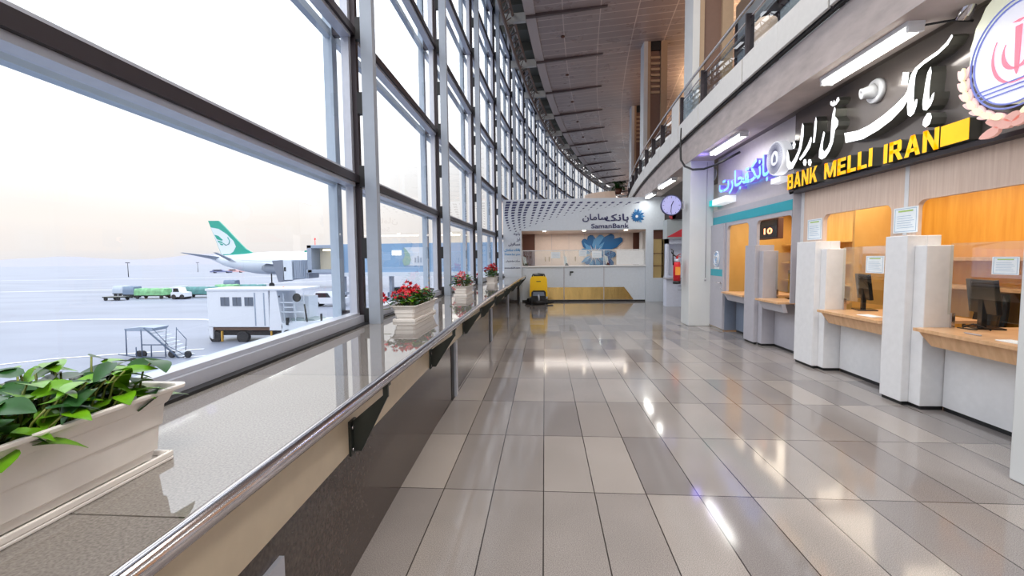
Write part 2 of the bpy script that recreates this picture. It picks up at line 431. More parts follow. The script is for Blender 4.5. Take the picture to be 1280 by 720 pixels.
struct('roof_truss', b, mat('truss_steel', (120, 106, 102), .45, .3))
M_BEAML = mat('beam_paint', (176, 176, 172), .4)
for k in range(-1, 15):
    s = 7.98 + (k - 1) * 3.27
    b = MB(); NB = 8
    for i in range(NB):
        d0, d1 = -.1 + 3.4 * i / NB, -.1 + 3.4 * (i + 1) / NB
        def zl(d): return czp(d) - .035 - .07 * (1 - max(0, (d + .1) / 3.4) ** 2)
        P = [FP(s - .05, d0, zl(d0)), FP(s + .05, d0, zl(d0)), FP(s + .05, d1, zl(d1)), FP(s - .05, d1, zl(d1))]
        Q = [FP(s - .05, d0, czp(d0) + .0), FP(s + .05, d0, czp(d0)), FP(s + .05, d1, czp(d1)), FP(s - .05, d1, czp(d1))]
        b._add(P + Q, ((0, 3, 2, 1), (4, 5, 6, 7), (0, 1, 5, 4), (1, 2, 6, 5), (2, 3, 7, 6), (3, 0, 4, 7)))
    struct('ceiling_beam', b, mat('beam_dark', (92, 78, 76), .45))
    b = MB(); arc_bar(b, s - .07, s + .07, -.15, .82, 8.80, 9.06); struct('ceiling_beam_end', b, M_BEAML)
    if k > 0:
        b = MB(); b.lathe(FP(s + 1.6, 1.9, czp(1.9) - .05), (0, 0, 1), [(0, .03), (.01, .06), (.05, .07)], 12)
        tag(b.build('ceiling_sprinkler', M_BROWN), 'small dark round fitting on the slatted ceiling between two beams', 'ceiling fitting', 'round fittings on the slatted ceiling')

# columns (lower painted shaft, upper clad shaft with louvres)
M_TAN = mat('tan_cladding', (176, 152, 126), .5); M_BRN = mat('brown_recess', (122, 96, 84), .6)
def column(yf, low=True, hi=True):
    s = s_of_y(yf, 4.66); x0 = FP(s, 4.66).x
    c = thing('column', (x0 + .3, yf - .27, 0), kind='structure')
    if low:
        b = MB(); b.box(x0, x0 + .49, yf - .54, yf, 0, 3.55); b.build('shaft', M_COLP, c, bevel=.012)
    if hi:
        y0, y1 = yf - .54, yf
        zc = czp(5.2) + .1
        b = MB(); b.box(x0, x0 + .14, y0 - .02, y1, 4.05, zc); b.build('white_edge', M_COLP, c)
        b = MB(); b.box(x0 + .14, x0 + .24, y0, y1, 4.05, zc); b.box(x0 + .60, x0 + .82, y0, y1, 4.05, zc); b.build('tan_side', M_TAN, c)
        b = MB(); b.box(x0 + .24, x0 + .60, y0 + .08, y1, 4.05, zc); b.build('recess', M_BRN, c)
        b = MB()
        for i in range(7): b.box(x0 + .26, x0 + .58, y0 + .02, y0 + .10, zc - 1.9 + i * .2, zc - 1.82 + i * .2)
        b.box(x0 + .26, x0 + .58, y0 + .0, y0 + .1, zc - .42, zc - .1, 1)
        b.build('louvre', [M_TAN, M_BLACK], c)
        b = MB(); b.box(x0 - .05, x0 + .9, y0 - .05, y1 + .05, zc - .06, zc + .02); b.build('collar', M_BLACK, c)
for yf in (-3.6, 3.11, 9.86 + .52, 17.1, 23.85, 30.4): column(yf)

# balcony: beam, soffit, floor, cladding and balustrade
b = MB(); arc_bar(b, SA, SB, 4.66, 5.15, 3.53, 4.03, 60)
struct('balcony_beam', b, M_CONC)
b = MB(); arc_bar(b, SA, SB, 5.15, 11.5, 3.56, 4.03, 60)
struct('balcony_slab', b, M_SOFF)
b = MB()
JY = [-3, -1, 1, 3, 5, 7.02, 9.0, 10.45, 11.17, 12.52, 13.9, 15.25, 16.8, 18.3, 19.9, 21.5, 23.5, 25.5]
for y0, y1 in zip(JY, JY[1:]):
    a, c_ = s_of_y(y0, 4.6) + .018, s_of_y(y1, 4.6) - .018
    arc_bar(b, a, c_, 4.56, 4.60, 4.06, 4.42, 2)
struct('balcony_cladding', b, M_OFFW, bevel=.006)
b = MB(); arc_bar(b, SA, s_of_y(25.5, 4.6), 4.61, 4.655, 4.03, 4.40, 40); struct('balcony_backing', b, M_BLACK)
bal = thing('balustrade', FP(s_of_y(8, 4.6), 4.6, 4.05), 'long balcony balustrade of steel rails, dark posts and glass along the upper floor', 'railing')
b = MB(); b.tube([FP(s_of_y(-4, 4.6) + i * .6, 4.60, 5.12) for i in range(50)], .026, 10); b.build('handrail', M_CHROME, bal)
for z, d in ((5.0, 4.66), (4.88, 4.68)):
    b = MB(); b.tube([FP(s_of_y(-4, 4.6) + i * .6, d, z) for i in range(50)], .014, 8); b.build('lower_rail', M_CHROME, bal)
for y in JY[1:]:
    s = s_of_y(y, 4.6); b = MB()
    arc_bar(b, s - .022, s + .022, 4.60, 4.72, 4.05, 5.06); b.build('baluster', M_DARKAL, bal, bevel=.005)
for y0, y1 in zip(JY, JY[1:]):
    if y0 == 10.45:
        b = MB(); arc_bar(b, s_of_y(y0, 4.6) + .04, s_of_y(y1, 4.6) - .04, 4.58, 4.60, 4.42, 5.05); b.build('infill_panel', M_OFFW, bal)
    else:
        b = MB(); A = s_of_y(y0, 4.6) + .04; B_ = s_of_y(y1, 4.6) - .04
        b._add([FP(A, 4.66, 4.3), FP(B_, 4.66, 4.3), FP(B_, 4.66, 4.95), FP(A, 4.66, 4.95)], ((0, 1, 2, 3),)); b.build('glass_panel', GLR, bal)

# upper-floor shop front
uf = thing('wall_upper', (4.55, 5, 4.05), kind='structure')
b = MB(); b.box(4.6, 4.68, -4, 11.4, 4.03, 4.35); b.box(4.6, 4.68, -4, 11.4, 7.05, 7.45); b.build('wall_panel', M_TAN, uf)
b = MB(); b.box(4.58, 4.66, -4, 11.4, 6.28, 6.52)
for y in (-1.5, .7, 2.9, 5.1, 7.3, 9.4, 11.35): b.box(4.58, 4.66, y - .04, y + .04, 4.35, 7.05)
b.build('shop_frame', M_DARKAL, uf)
b = MB(); b.box(4.615, 4.63, -4, 11.4, 4.35, 7.05); b.build('shop_glass', mat('shop_window', (196, 210, 216), .08, .25), uf)
b = MB(); b.box(11.0, 11.2, -8, 75, 4.03, 10.6); struct('wall_back_upper', b, mat('warm_plaster', (178, 138, 112), .6))

# stair tower end and landing at the far end of the balcony
b = MB()
pts = [FP(s_of_y(21, 4) + 3.2 * 0, 4, 3.95)]
ring = [Vector((3.1 - 1.15 * math.cos(t), 20.6 + 1.3 * math.sin(t), 0)) for t in [PI * i / 16 - PI / 2 for i in range(17)]]
for A, B_ in zip(ring, ring[1:]):
    b._add([A + Vector((0, 0, 3.75)), B_ + Vector((0, 0, 3.75)), B_ + Vector((-.12, 0, 4.3)), A + Vector((-.12, 0, 4.3))], ((0, 1, 2, 3),))
b.prism([v + Vector((0, 0, 3.75)) for v in ring], (0, 0, .1)); b.prism([v + Vector((-.12, 0, 4.26)) for v in ring], (0, 0, .06))
b.box(3.0, 3.9, 20.0, 21.2, 0, 3.75)
struct('landing_slab', b, mat('landing_plaster', (224, 198, 176), .6))

# ================================================================= RIGHT SIDE: tellers
XM, XT = 3.72, 3.60
def wall_with_openings(name, x, th, ya, yb, z0, z1, ops, m_, rad=.09, parent=None):
    """wall in the plane X=x; ops = (y0,y1,z0,z1) openings with rounded upper corners"""
    b = MB(); ops = sorted(ops); y = ya
    for (o0, o1, oz0, oz1) in ops:
        b.box(x, x + th, y, o0, z0, z1)
        if oz0 > z0: b.box(x, x + th, o0, o1, z0, oz0)
        b.box(x, x + th, o0, o1, oz1, z1)
        for yc, sg in ((o0, 1), (o1, -1)):
            arc = [Vector((x, yc + sg * rad * (1 - math.cos(t)), oz1 - rad * (1 - math.sin(t)))) for t in [PI / 2 * i / 8 for i in range(9)]]
            b.prism([Vector((x, yc, oz1))] + arc, (th, 0, 0))
        y = o1
    b.box(x, x + th, y, yb, z0, z1)
    return struct(name, b, m_, parent)
wr = wall_with_openings('wall_right', XM, .05, -4, 6.80, .81, 2.43,
    [(.60, 1.75, .81, 2.04), (2.15, 3.27, .81, 2.04), (3.60, 4.77, .81, 2.04), (5.10, 6.27, .81, 2.04)], M_WOODL)
b = MB(); b.box(XM - .006, XM, 4.88, 4.93, 1.70, 2.43); b.box(XM - .006, XM, 6.72, 6.80, .82, 2.43)
b.build('white_seam', M_WHITE, wr)
wt = wall_with_openings('wall_right_grey', XT, .05, 6.80, 9.84, .81, 2.43,
    [(6.80, 7.88, .81, 2.10), (8.18, 9.10, .81, 2.10)], M_GREYW)
b = MB(); b.box(XT - .006, XT, 6.80, 9.84, 2.17, 2.32); b.build('teal_stripe', M_TEAL, wt)
b = MB(); b.box(XT, XM + .05, 6.79, 6.81, .8, 2.43); b.build('side_return', M_GREYW, wt)
# upper fascia to the soffit
b = MB(); b.box(3.70, 3.80, 6.92, 9.9, 2.43, 3.56); b.box(3.60, 3.80, 6.92, 9.9, 2.43, 2.47)
struct('fascia_right', b, mat('fascia_grey', (196, 188, 190), .35))
b = MB(); b.box(3.66, 3.80, -4, 6.90, 2.44, 3.56)
struct('fascia_dark', b, M_DARKP)
b = MB(); b.box(3.60, 3.80, -4, 6.90, 2.40, 2.44); struct('trim_2', b, M_DARKAL)
# booth interiors
b = MB(); b.box(5.2, 5.3, -4, 6.9, 0, 2.45); struct('wall_booth_back', b, M_WOODA)
b = MB(); b.box(5.2, 5.3, 6.9, 9.9, 0, 2.45); struct('wall_booth_back', b, M_WOODY)
b = MB(); b.box(3.77, 5.3, -4, 9.9, 2.43, 2.5); struct('ceiling_booth', b, M_WHITE)
for y, mm in ((6.84, M_WOODY), (9.86, M_WOODY), (-3.9, M_WOODA)):
    b = MB(); b.box(4.5 if y == 6.84 else 3.86, 5.3, y, y + .05, 0, 2.43); struct('wall_booth_side', b, mm)
b = MB()
for z in (.98, 1.35, 1.72): b.box(5.0, 5.2, 6.95, 9.8, z, z + .03)
for y in (7.4, 8.3, 9.2): b.box(5.0, 5.2, y, y + .03, .1, 1.75)
tag(b.build('wall_shelf', M_WOODY), 'honey wooden shelving on the back wall of the grey teller booth', 'shelves')
b = MB(); b.box(4.95, 5.19, 2.6, 6.2, 1.42, 1.46); b.box(4.95, 5.19, 2.6, 6.2, 1.08, 1.12)
tag(b.build('wall_shelf', M_WOODC), 'long pale shelf behind the tellers of the oak clad bank', 'shelves')

def pier(y0, y1, wide, mats, label, deep=3.84, back=3.71):
    """panel divider: tall box with a lower box beside it, on black toe pads"""
    t = thing('counter_divider', (3.6, (y0 + y1) / 2, 0), label, 'divider', 'upright dividers between the teller windows')
    b = MB(); b.box(3.53, back, y0, y1, .035, 1.685); b.box(back, deep, y0, y0 + .10, .035, 1.685); b.build('tall_panel', mats, t, bevel=.006)
    b = MB(); b.box(3.60, deep, y0 - wide, y0 - .002, .035, 1.585); b.build('low_panel', mats, t, bevel=.006)
    b = MB(); b.box(3.55, back, y0 + .01, y1 - .01, 0, .04); b.box(3.62, deep - .02, y0 - wide + .01, y0 + .01, 0, .04)
    b.build('toe_kick', M_BLACK, t)
    return t
pier(6.10, 6.53, .12, M_WHITE, 'white upright divider with a vertical seam, beside the grey and oak wall joint')
pier(4.62, 4.90, .14, M_WHITE, 'white upright divider between the two amber teller windows')
pier(3.12, 3.42, .14, M_WHITE, 'white upright divider close behind the nearest white column')
pier(7.77, 8.14, .14, M_GREYW, 'grey upright divider between the two teller windows under the teal stripe', back=3.594)

def counter(y0, y1, xin, m_front, m_under, label, xt=3.50, cut=None):
    t = thing('teller_counter', (3.7, (y0 + y1) / 2, 0), label, 'counter', 'teller counters along the right wall')
    b = MB(); b.prism([(xt, y0, .775), (xt, y1, .775), (4.55, y1, .775), (4.55, y0, .775)], (0, 0, .03)); b.build('counter_top', M_WOODC, t)
    ch = .10
    b = MB(); b.prism([(xt + .05, y1, .775), (xt + .05, y0, .775), (xt + .09, y0, .645), (xt + .09, y1 - ch, .645), (xt + .06, y1 - .02, .74)], (.06, 0, 0)); b.build('apron', m_front, t)
    b = MB(); b.box(3.80, 3.84, y0, y1, .04, .775); b.build('lower_panel', m_under, t)
    b = MB(); b.box(3.81, 3.84, y0, y1, 0, .04); b.build('toe_kick', M_BLACK, t)
    return t
counter(3.43, 4.47, 3.8, M_WOODC, M_WHITE, 'wood topped teller counter on white panel, nearest the camera')
counter(4.91, 5.97, 3.8, M_WOODC, M_WHITE, 'wood topped teller counter between the two wide white dividers')
counter(6.90, 7.62, 3.8, M_GREYW, M_GREYW, 'teller counter with grey rounded apron beside the oak clad wall', 3.48)
counter(8.15, 9.10, 3.8, M_GREYW, M_GREYD, 'teller counter with grey apron next to the grey door', 3.50)

def screen(y0, y1, x, z1, label):
    t = thing('glass_screen', (x, (y0 + y1) / 2, .805), label, 'screen')
    b = MB(); b.box(x, x + .008, y0, y1, .93, z1); b.build('glass_pane', GLI, t)
    for y in (y0 + .04, y1 - .06):
        b = MB(); b.box(x - .01, x + .02, y, y + .02, .806, .95); b.build('clip', M_CHROME, t)
screen(3.43, 4.47, 3.80, 1.60, 'clear glass screen at the nearest wood counter, behind the black monitor notice')
screen(4.91, 5.97, 3.80, 1.60, 'clear glass screen at the second wood counter')
screen(6.90, 7.62, 3.80, 1.55, 'clear glass screen at the grey counter under the ticket display')

# grey door beside the column
dr = thing('door_1', (3.58, 9.45, 0), kind='structure')
b = MB(); b.box(3.555, 3.60, 9.17, 9.84, .03, 2.16); b.build('door_leaf', M_GREYW, dr, bevel=.004)
b = MB(); b.box(3.548, 3.556, 9.17, 9.84, .03, .04); b.build('kick_strip', M_BRASS, dr)
b = MB(); b.box(3.60, 3.84, 9.15, 9.19, .02, .78); b.build('side_panel', M_GREYD, dr)
b = MB(); b.box(3.553, 3.556, 9.2, 9.82, 1.10, 1.24); b.build('teal_band', M_TEAL, dr)
b = MB(); b.tube([(3.555, 9.25, .97), (3.50, 9.25, .97), (3.50, 9.36, .97)], .011, 8); b.lathe((3.556, 9.25, .97), (-1, 0, 0), [(0, .028), (.01, .028)], 14)
b.lathe((3.556, 9.25, .86), (-1, 0, 0), [(0, .02), (.01, .02)], 12); b.build('door_handle', M_CHROME, dr)
b = MB(); b.lathe((3.553, 9.50, 1.45), (-1, 0, 0), [(0, .17), (.004, .17)], 32, smooth=False); b.build('emblem_disc', mat('emblem_blue', (150, 180, 214), .4), dr)
b = MB()
for r0, a0, a1 in ((.15, .2, 5.6), (.105, 2.0, 7.0), (.06, 0, 5)):
    b.tube([(3.547, 9.50 + r0 * math.cos(a0 + (a1 - a0) * i / 18), 1.45 + r0 * math.sin(a0 + (a1 - a0) * i / 18)) for i in range(19)], .011, 6)
b.build('emblem_lines', M_WHITE, dr)
b = MB(); b.box(3.552, 3.556, 9.36, 9.62, 1.245, 1.285, 0); b.build('emblem_caption', M_WHITE, dr)

# ---- equipment behind the counters
def monitor(x, y, rz, label):
    t = thing('computer_monitor', (x, y, .805), label, 'monitor', rz=rz)
    Mx = WM[t.name]
    b = MB(); b.box(-.025, .015, -.21, .21, .14, .46, M=Mx @ Matrix.Rotation(.12, 4, 'Y')); b.build('screen_panel', M_SCREEN, t, bevel=.006)
    b = MB(); b.box(-.028, -.0252, -.195, .195, .155, .445, M=Mx @ Matrix.Rotation(.12, 4, 'Y')); b.build('display', mat('display_dark', (40, 52, 62), .12), t)
    b = MB(); b.box(.01, .05, -.035, .035, .012, .30, M=Mx); b.build('stand', M_SCREEN, t, bevel=.004)
    b = MB(); b.box(-.09, .12, -.12, .12, 0, .014, M=Mx); b.build('base', M_SCREEN, t, bevel=.004)
monitor(4.10, 4.42, 2.85, 'black flat monitor on the nearest wood counter behind the glass')
monitor(4.05, 5.90, 2.85, 'black flat monitor on the second wood counter behind the glass')
monitor(4.02, 7.45, 2.85, 'black monitor on the grey counter under the ticket display')
def phone(x, y, rz, label):
    t = thing('desk_phone', (x, y, .805), label, 'telephone', rz=rz); Mx = WM[t.name]
    b = MB(); b.prism([Mx @ Vector(p) for p in ((-.09, -.1, 0), (.11, -.1, 0), (.11, -.1, .07), (-.09, -.1, .025))], Mx.to_3x3() @ Vector((0, .2, 0))); b.build('body', M_SCREEN, t, bevel=.005)
    b = MB(); b.tube([Mx @ Vector(p) for p in ((-.08, -.06, .06), (-.06, -.06, .10), (.0, -.06, .115), (.08, -.06, .105), (.1, -.06, .08))], .022, 10); b.build('handset', M_SCREEN, t)
    b = MB()
    for i in range(4):
        for j in range(3): b.box(-.06 + i * .035, -.04 + i * .035, .0 + j * .028, .02 + j * .028, .03 + i * .011, .05 + i * .011, M=Mx)
    b.build('keypad', M_GREYW, t)
phone(4.25, 4.05, 2.8, 'black desk telephone beside the nearest monitor'); phone(4.25, 5.58, 2.8, 'black desk telephone beside the second monitor')
def keyboard(x, y, rz, label):
    t = thing('keyboard', (x, y, .805), label, 'keyboard', rz=rz); Mx = WM[t.name]
    b = MB(); b.box(-.07, .07, -.21, .21, 0, .018, M=Mx); b.build('case', M_SCREEN, t, bevel=.004)
    b = MB()
    for i in range(5):
        for j in range(15): b.box(-.06 + i * .024, -.042 + i * .024, -.2 + j * .026, -.18 + j * .026, .018, .024, M=Mx)
    b.build('keys', mat('key_grey', (52, 54, 58), .5), t)
keyboard(4.12, 3.68, .15, 'black keyboard lying near the nearest telephone')
def chair(x, y, rz, label):
    t = thing('office_chair', (x, y, 0), label, 'chair', rz=rz); Mx = WM[t.name]
    b = MB(); b.lathe(Mx @ Vector((0, 0, .42)), (0, 0, 1), [(0, .2), (.02, .25), (.08, .25), (.1, .2)], 20); b.build('seat', M_SCREEN, t)
    b = MB(); b.grid([[Mx @ Vector((.22 + .05 * math.sin(v * 2) - .06 * abs(u) ** 2, u * .23, .55 + v * .5)) for u in (-1, -.6, -.2, .2, .6, 1)] for v in (0, .25, .5, .75, 1)], smooth=True)
    o = b.build('backrest', M_SCREEN, t); q = o.modifiers.new('s', 'SOLIDIFY'); q.thickness = .05
    b = MB(); b.tube([Mx @ Vector((0, 0, .08)), Mx @ Vector((0, 0, .44))], .03, 10); b.tube([Mx @ Vector((.1, 0, .44)), Mx @ Vector((.25, 0, .5)), Mx @ Vector((.26, 0, .7))], .02, 8); b.build('gas_post', M_CHROME, t)
    b = MB()
    for k in range(5):
        a = k * 2 * PI / 5; b.tube([Mx @ Vector((0, 0, .1)), Mx @ Vector((.28 * math.cos(a), .28 * math.sin(a), .05))], .02, 8)
        b.lathe(Mx @ Vector((.28 * math.cos(a), .28 * math.sin(a) - .012, .028)), (0, 1, 0), [(0, .028), (.024, .028)], 10)
    b.build('star_base', M_BLACK, t)
    for sg in (-1, 1):
        b = MB(); b.tube([Mx @ Vector(p) for p in ((.1, sg * .24, .48), (.1, sg * .27, .68), (-.1, sg * .27, .7))], .018, 8); b.build('armrest', M_BLACK, t)
chair(4.88, 3.95, .3, 'black office chair behind the nearest teller counter'); chair(4.88, 5.45, -.2, 'black office chair behind the second teller counter')
# curved cable on the near counter
b = MB(); b.tube([(3.90, 4.42, .812), (3.88, 4.38, .83), (3.90, 4.32, .86), (3.94, 4.27, .84), (3.98, 4.24, .812)], .006, 6)
b.tube([(3.86, 4.43, .811), (3.87, 4.34, .812), (3.90, 4.28, .812)], .005, 6)
tag(b.build('power_cable', M_BLACK), 'thin black cable curling behind the nearest monitor', 'cable')
b = MB(); b.tube([(3.66, 3.98, .812), (3.66, 4.12, .812)], .006, 8); b.lathe((3.66, 4.12, .812), (0, 1, 0), [(0, .006), (.02, .001)], 8)
tag(b.build('ballpoint_pen', M_GREYW), 'grey pen on the nearest wood counter', 'pen')
b = MB(); b.box(3.60, 3.72, 3.62, 3.80, .806, .812); tag(b.build('paper_slip', M_PAPER), 'white slips of paper on the nearest wood counter', 'paper')
b = MB(); b.box(3.62, 3.75, 5.18, 5.42, .806, .811); tag(b.build('paper_slip', M_PAPER), 'white form lying on the second wood counter', 'paper')

def notice(px0, py0, px1, py1, X, label, head=True):
    a, c = at(px0, py0, X=X), at(px1, py1, X=X)
    y0, y1, z0, z1 = min(a.y, c.y), max(a.y, c.y), min(a.z, c.z), max(a.z, c.z)
    t = thing('paper_notice', (X, (y0 + y1) / 2, z0), label, 'notice')
    b = MB(); b.box(X - .003, X, y0, y1, z0, z1); b.build('sheet', M_PAPER, t)
    b = MB(); w, h = y1 - y0, z1 - z0; mi = 0
    for (p, q, r, s_) in ((.06, .075, .05, .95), (.925, .94, .05, .95)): b.box(X - .004, X - .003, y0 + p * w, y0 + q * w, z0 + r * h, z0 + s_ * h)
    for (r, s_) in ((.05, .07), (.93, .95)): b.box(X - .004, X - .003, y0 + .06 * w, y0 + .94 * w, z0 + r * h, z0 + s_ * h)
    for i in range(6):
        e = .15 + .06 * (i % 3); b.box(X - .004, X - .003, y0 + e * w, y0 + .85 * w, z0 + (.2 + .09 * i) * h, z0 + (.215 + .09 * i) * h)
    b.build('printed_lines', M_INK, t)
    if head:
        b = MB(); b.box(X - .0045, X - .003, y0 + .2 * w, y0 + .8 * w, z0 + .82 * h, z0 + .88 * h); b.build('printed_header', M_INKG, t)
notice(1010, 275, 1027, 299, XM - .001, 'white framed notice on the oak wall, next to the teal striped wall')
notice(1118, 261, 1147, 290, XM - .008, 'white framed notice on the oak wall between the two amber windows')
notice(1083, 320, 1105, 342, 3.797, 'paper notice stuck on the glass of the second teller screen')
notice(1241, 321, 1274, 344, 3.797, 'paper notice stuck on the glass of the nearest teller screen')

# ticket number display inside the grey booth
a, c = at(950, 276, X=4.0), at(973, 298, X=4.0)
t = thing('number_display', (4.0, (a.y + c.y) / 2, c.z), 'dark ticket number display with an orange number in the grey booth window', 'display')
b = MB(); b.box(3.99, 4.08, c.y, a.y, c.z, a.z); b.box(4.02, 4.05, (a.y + c.y) / 2 - .02, (a.y + c.y) / 2 + .02, a.z, 2.44); b.build('case', M_BROWN, t, bevel=.004)
b = MB(); b.box(3.985, 3.99, c.y + .03, a.y - .03, c.z + .03, a.z - .03); b.build('screen', M_SCREEN, t)
w = (a.y - c.y)
text('digits', '10', (3.984, a.y - w * .28, c.z + .09), (0, -1, 0), (0, 0, 1), w * .45, .11, .004, emat('display_orange', (255, 150, 90), 2.2), t, bold=.03)

# ================================================================= SIGNS ON THE RIGHT
XS = 3.53
def S(px, py, X=XS): return at(px, py, X=X)
def stroke(mb, pts, ox, oy, sc, X=XS, depth=.12):
    P = [S(ox + x / sc, oy + y / sc, X) for x, y in pts]
    mb.prism(P, (depth, 0, 0), 0, 1)
ms = thing('bank_sign', (3.66, 5.6, 2.44), 'large lit sign with white Persian lettering over yellow capitals on a dark glossy fascia', 'sign')
L5 = (1060, 30, 4.8); L4 = (960, 60, 5.14); L6 = (975, 150, 5.333)
def letters(name, polys, mats=(M_SIGNL, M_RETURN), X=XS, depth=.13):
    for (o, pts) in polys:
        b = MB(); stroke(b, pts, *o, X=X, depth=depth); b.build(name, list(mats), ms)
letters('script_stroke', [
 (L5, [(622, 62), (630, 72), (600, 125), (540, 182), (455, 240), (418, 275), (405, 310), (395, 370), (375, 430), (330, 505), (260, 578), (180, 638), (90, 690), (-14, 714), (-22, 655), (60, 640), (130, 605), (215, 545), (290, 480), (340, 428), (358, 395), (366, 345), (380, 300), (405, 262), (460, 215), (540, 160), (590, 110)]),
 (L5, [(392, 300), (402, 330), (396, 400), (394, 450), (400, 472), (408, 452), (417, 452), (412, 490), (396, 535), (375, 556), (358, 546), (354, 500), (362, 430), (372, 360)]),
 (L5, [(330, 290), (366, 290), (358, 360), (320, 360)]),
 (L5, [(497, 255), (501, 290), (491, 360), (486, 430), (491, 458), (505, 422), (519, 408), (512, 450), (496, 490), (470, 519), (450, 515), (446, 480), (455, 420), (465, 350), (478, 290)]),
 (L5, [(475, 535), (495, 533), (503, 560), (490, 600), (465, 621), (446, 605), (452, 575)]),
 (L4, [(400, 345), (410, 340), (416, 356), (424, 334), (433, 350), (444, 320), (455, 315), (459, 335), (440, 362), (417, 376), (401, 366)]),
 (L4, [(428, 378), (434, 390), (430, 440), (441, 450), (452, 470), (448, 500), (430, 526), (426, 560), (416, 612), (396, 662), (370, 702), (345, 716), (327, 705), (329, 660), (344, 590), (357, 535), (366, 545), (354, 605), (350, 650), (362, 666), (384, 640), (399, 600), (404, 540), (407, 480), (415, 420)]),
 (L4, [(308, 440), (314, 470), (309, 540), (300, 606), (289, 610), (294, 540), (299, 480)]),
 (L6, [(150, 20), (159, 40), (156, 110), (142, 190), (116, 262), (86, 322), (60, 332), (44, 302), (41, 250), (50, 198), (59, 230), (63, 270), (76, 286), (100, 250), (126, 190), (138, 110), (142, 60)]),
 (L6, [(95, 138), (104, 160), (98, 187), (87, 192), (83, 165)]),
 (L6, [(208, 110), (213, 130), (201, 182), (166, 237), (135, 270), (128, 259), (155, 220), (185, 165), (200, 125)]),
 (L6, [(160, 262), (172, 262), (178, 282), (170, 306), (158, 302), (153, 282)]),
 (L6, [(192, 262), (205, 262), (211, 282), (203, 306), (191, 302), (186, 282)]),
])
XY = 3.56
def bx4(x0, y0, x1, y1): return [(x0, y0), (x1, y0), (x1, y1), (x0, y1)]
def bulge(x0, y0, x1, y1, c=.09): return [(x0, y0), (x1 - c, y0), (x1, y0 + c), (x1, y1 - c), (x1 - c, y1), (x0, y1)]
CAP = {
 'L': (.72, [bx4(0, 0, .27, 1), bx4(0, 0, .72, .2)]), 'I': (.27, [bx4(0, 0, .27, 1)]),
 'E': (.76, [bx4(0, 0, .27, 1), bx4(0, 0, .76, .2), bx4(0, .8, .74, 1), bx4(0, .41, .68, .59)]),
 'N': (.90, [bx4(0, 0, .25, 1), bx4(.65, 0, .9, 1), [(0, 1), (.27, 1), (.9, 0), (.63, 0)]]),
 'M': (1.12, [bx4(0, 0, .23, 1), bx4(.89, 0, 1.12, 1), [(0, 1), (.3, 1), (.66, .05), (.46, .05)], [(.82, 1), (1.12, 1), (.66, .05), (.46, .05)]]),
 'K': (.95, [bx4(0, 0, .27, 1), [(.2, .34), (.62, 1), (.94, 1), (.2, .0 + .12)], [(.36, .52), (.56, .68), (.97, 0), (.64, 0)]]),
 'A': (.96, [[(0, 0), (.27, 0), (.6, 1), (.34, 1)], [(.69, 0), (.96, 0), (.62, 1), (.36, 1)], bx4(.18, .2, .78, .37)]),
 'B': (.84, [bx4(0, 0, .27, 1), bx4(0, .83, .6, 1), bx4(0, .42, .62, .59), bx4(0, 0, .62, .17), bulge(.53, .48, .80, 1), bulge(.56, 0, .85, .54)]),
 'R': (.90, [bx4(0, 0, .27, 1), bx4(0, .82, .6, 1), bx4(0, .4, .62, .57), bulge(.54, .42, .82, 1), [(.36, .44), (.62, .48), (.92, 0), (.62, 0)]]),
}
def word(body, pl, pr):
    a0, a1 = at(*pl[0], X=XY), at(*pl[1], X=XY); c0, c1 = at(*pr[0], X=XY), at(*pr[1], X=XY)
    zb = (a1.z + c1.z) / 2; h = ((a0.z - a1.z) + (c0.z - c1.z)) / 2
    tot = sum(CAP[ch][0] for ch in body) + .12 * (len(body) - 1); k = (a1.y - c1.y) / tot; x = 0
    for ch in body:
        w_, polys = CAP[ch]; b = MB()
        for pl_ in polys: b.prism([(XY, a1.y - (x + u) * k, zb + v * h) for u, v in pl_], (.10, 0, 0), 0, 1)
        b.build('capital_letter', [M_YEL, M_RETURN], ms); x += w_ + .12
word('BANK', ((984, 219), (984, 236.5)), ((1021, 207), (1021, 228)))
word('MELLI', ((1030, 204), (1030, 224)), ((1090, 186), (1090, 208)))
word('IRAN', ((1104, 180), (1104, 204)), ((1173, 160), (1173, 187)))
a, c = at(1177, 157, X=XY), at(1211, 174, X=XY)
b = MB(); b.box(XY, XY + .1, c.y, a.y, c.z, a.z - .01, 1); b.box(XY - .004, XY, c.y, a.y, c.z, a.z - .01); b.build('yellow_block', [M_YEL, M_RETURN], ms)
# round rosette between the two signs
a = at(968.3, 198, X=3.50)
t = thing('rosette_sign', (3.66, a.y, a.z - .33), 'round lit white rosette sign between the blue neon and the dark fascia', 'sign')
b = MB(); b.lathe((3.50, a.y, a.z), (1, 0, 0), [(0, .245), (.02, .255), (.13, .255)], 48, smooth=False)
b.box(3.52, 3.64, a.y - .14, a.y + .14, a.z - .37, a.z - .29); b.build('disc', emat('rosette_white', (244, 246, 255), .35), t)
b = MB()
for k in range(48):
    aa = k * 2 * PI / 48
    b.tube([(3.495, a.y + r_ * math.cos(aa + (r_ - .12) * 2.2), a.z + r_ * math.sin(aa + (r_ - .12) * 2.2)) for r_ in (.11, .16, .20, .235)], .004, 4)
b.build('rosette_lines', mat('rosette_grey', (150, 150, 178), .5), t)
b = MB(); b.prism([(3.49, a.y - .04, a.z - .06), (3.49, a.y + .04, a.z - .06), (3.49, a.y + .03, a.z + .02), (3.49, a.y, a.z + .06), (3.49, a.y - .03, a.z + .02)], (.012, 0, 0)); b.build('centre_mark', mat('rosette_grey2', (130, 134, 160), .5), t)
b = MB(); b.box(3.64, 3.70, a.y - .12, a.y + .12, a.z - .2, a.z + .2); b.build('mount', M_GREYD, t)

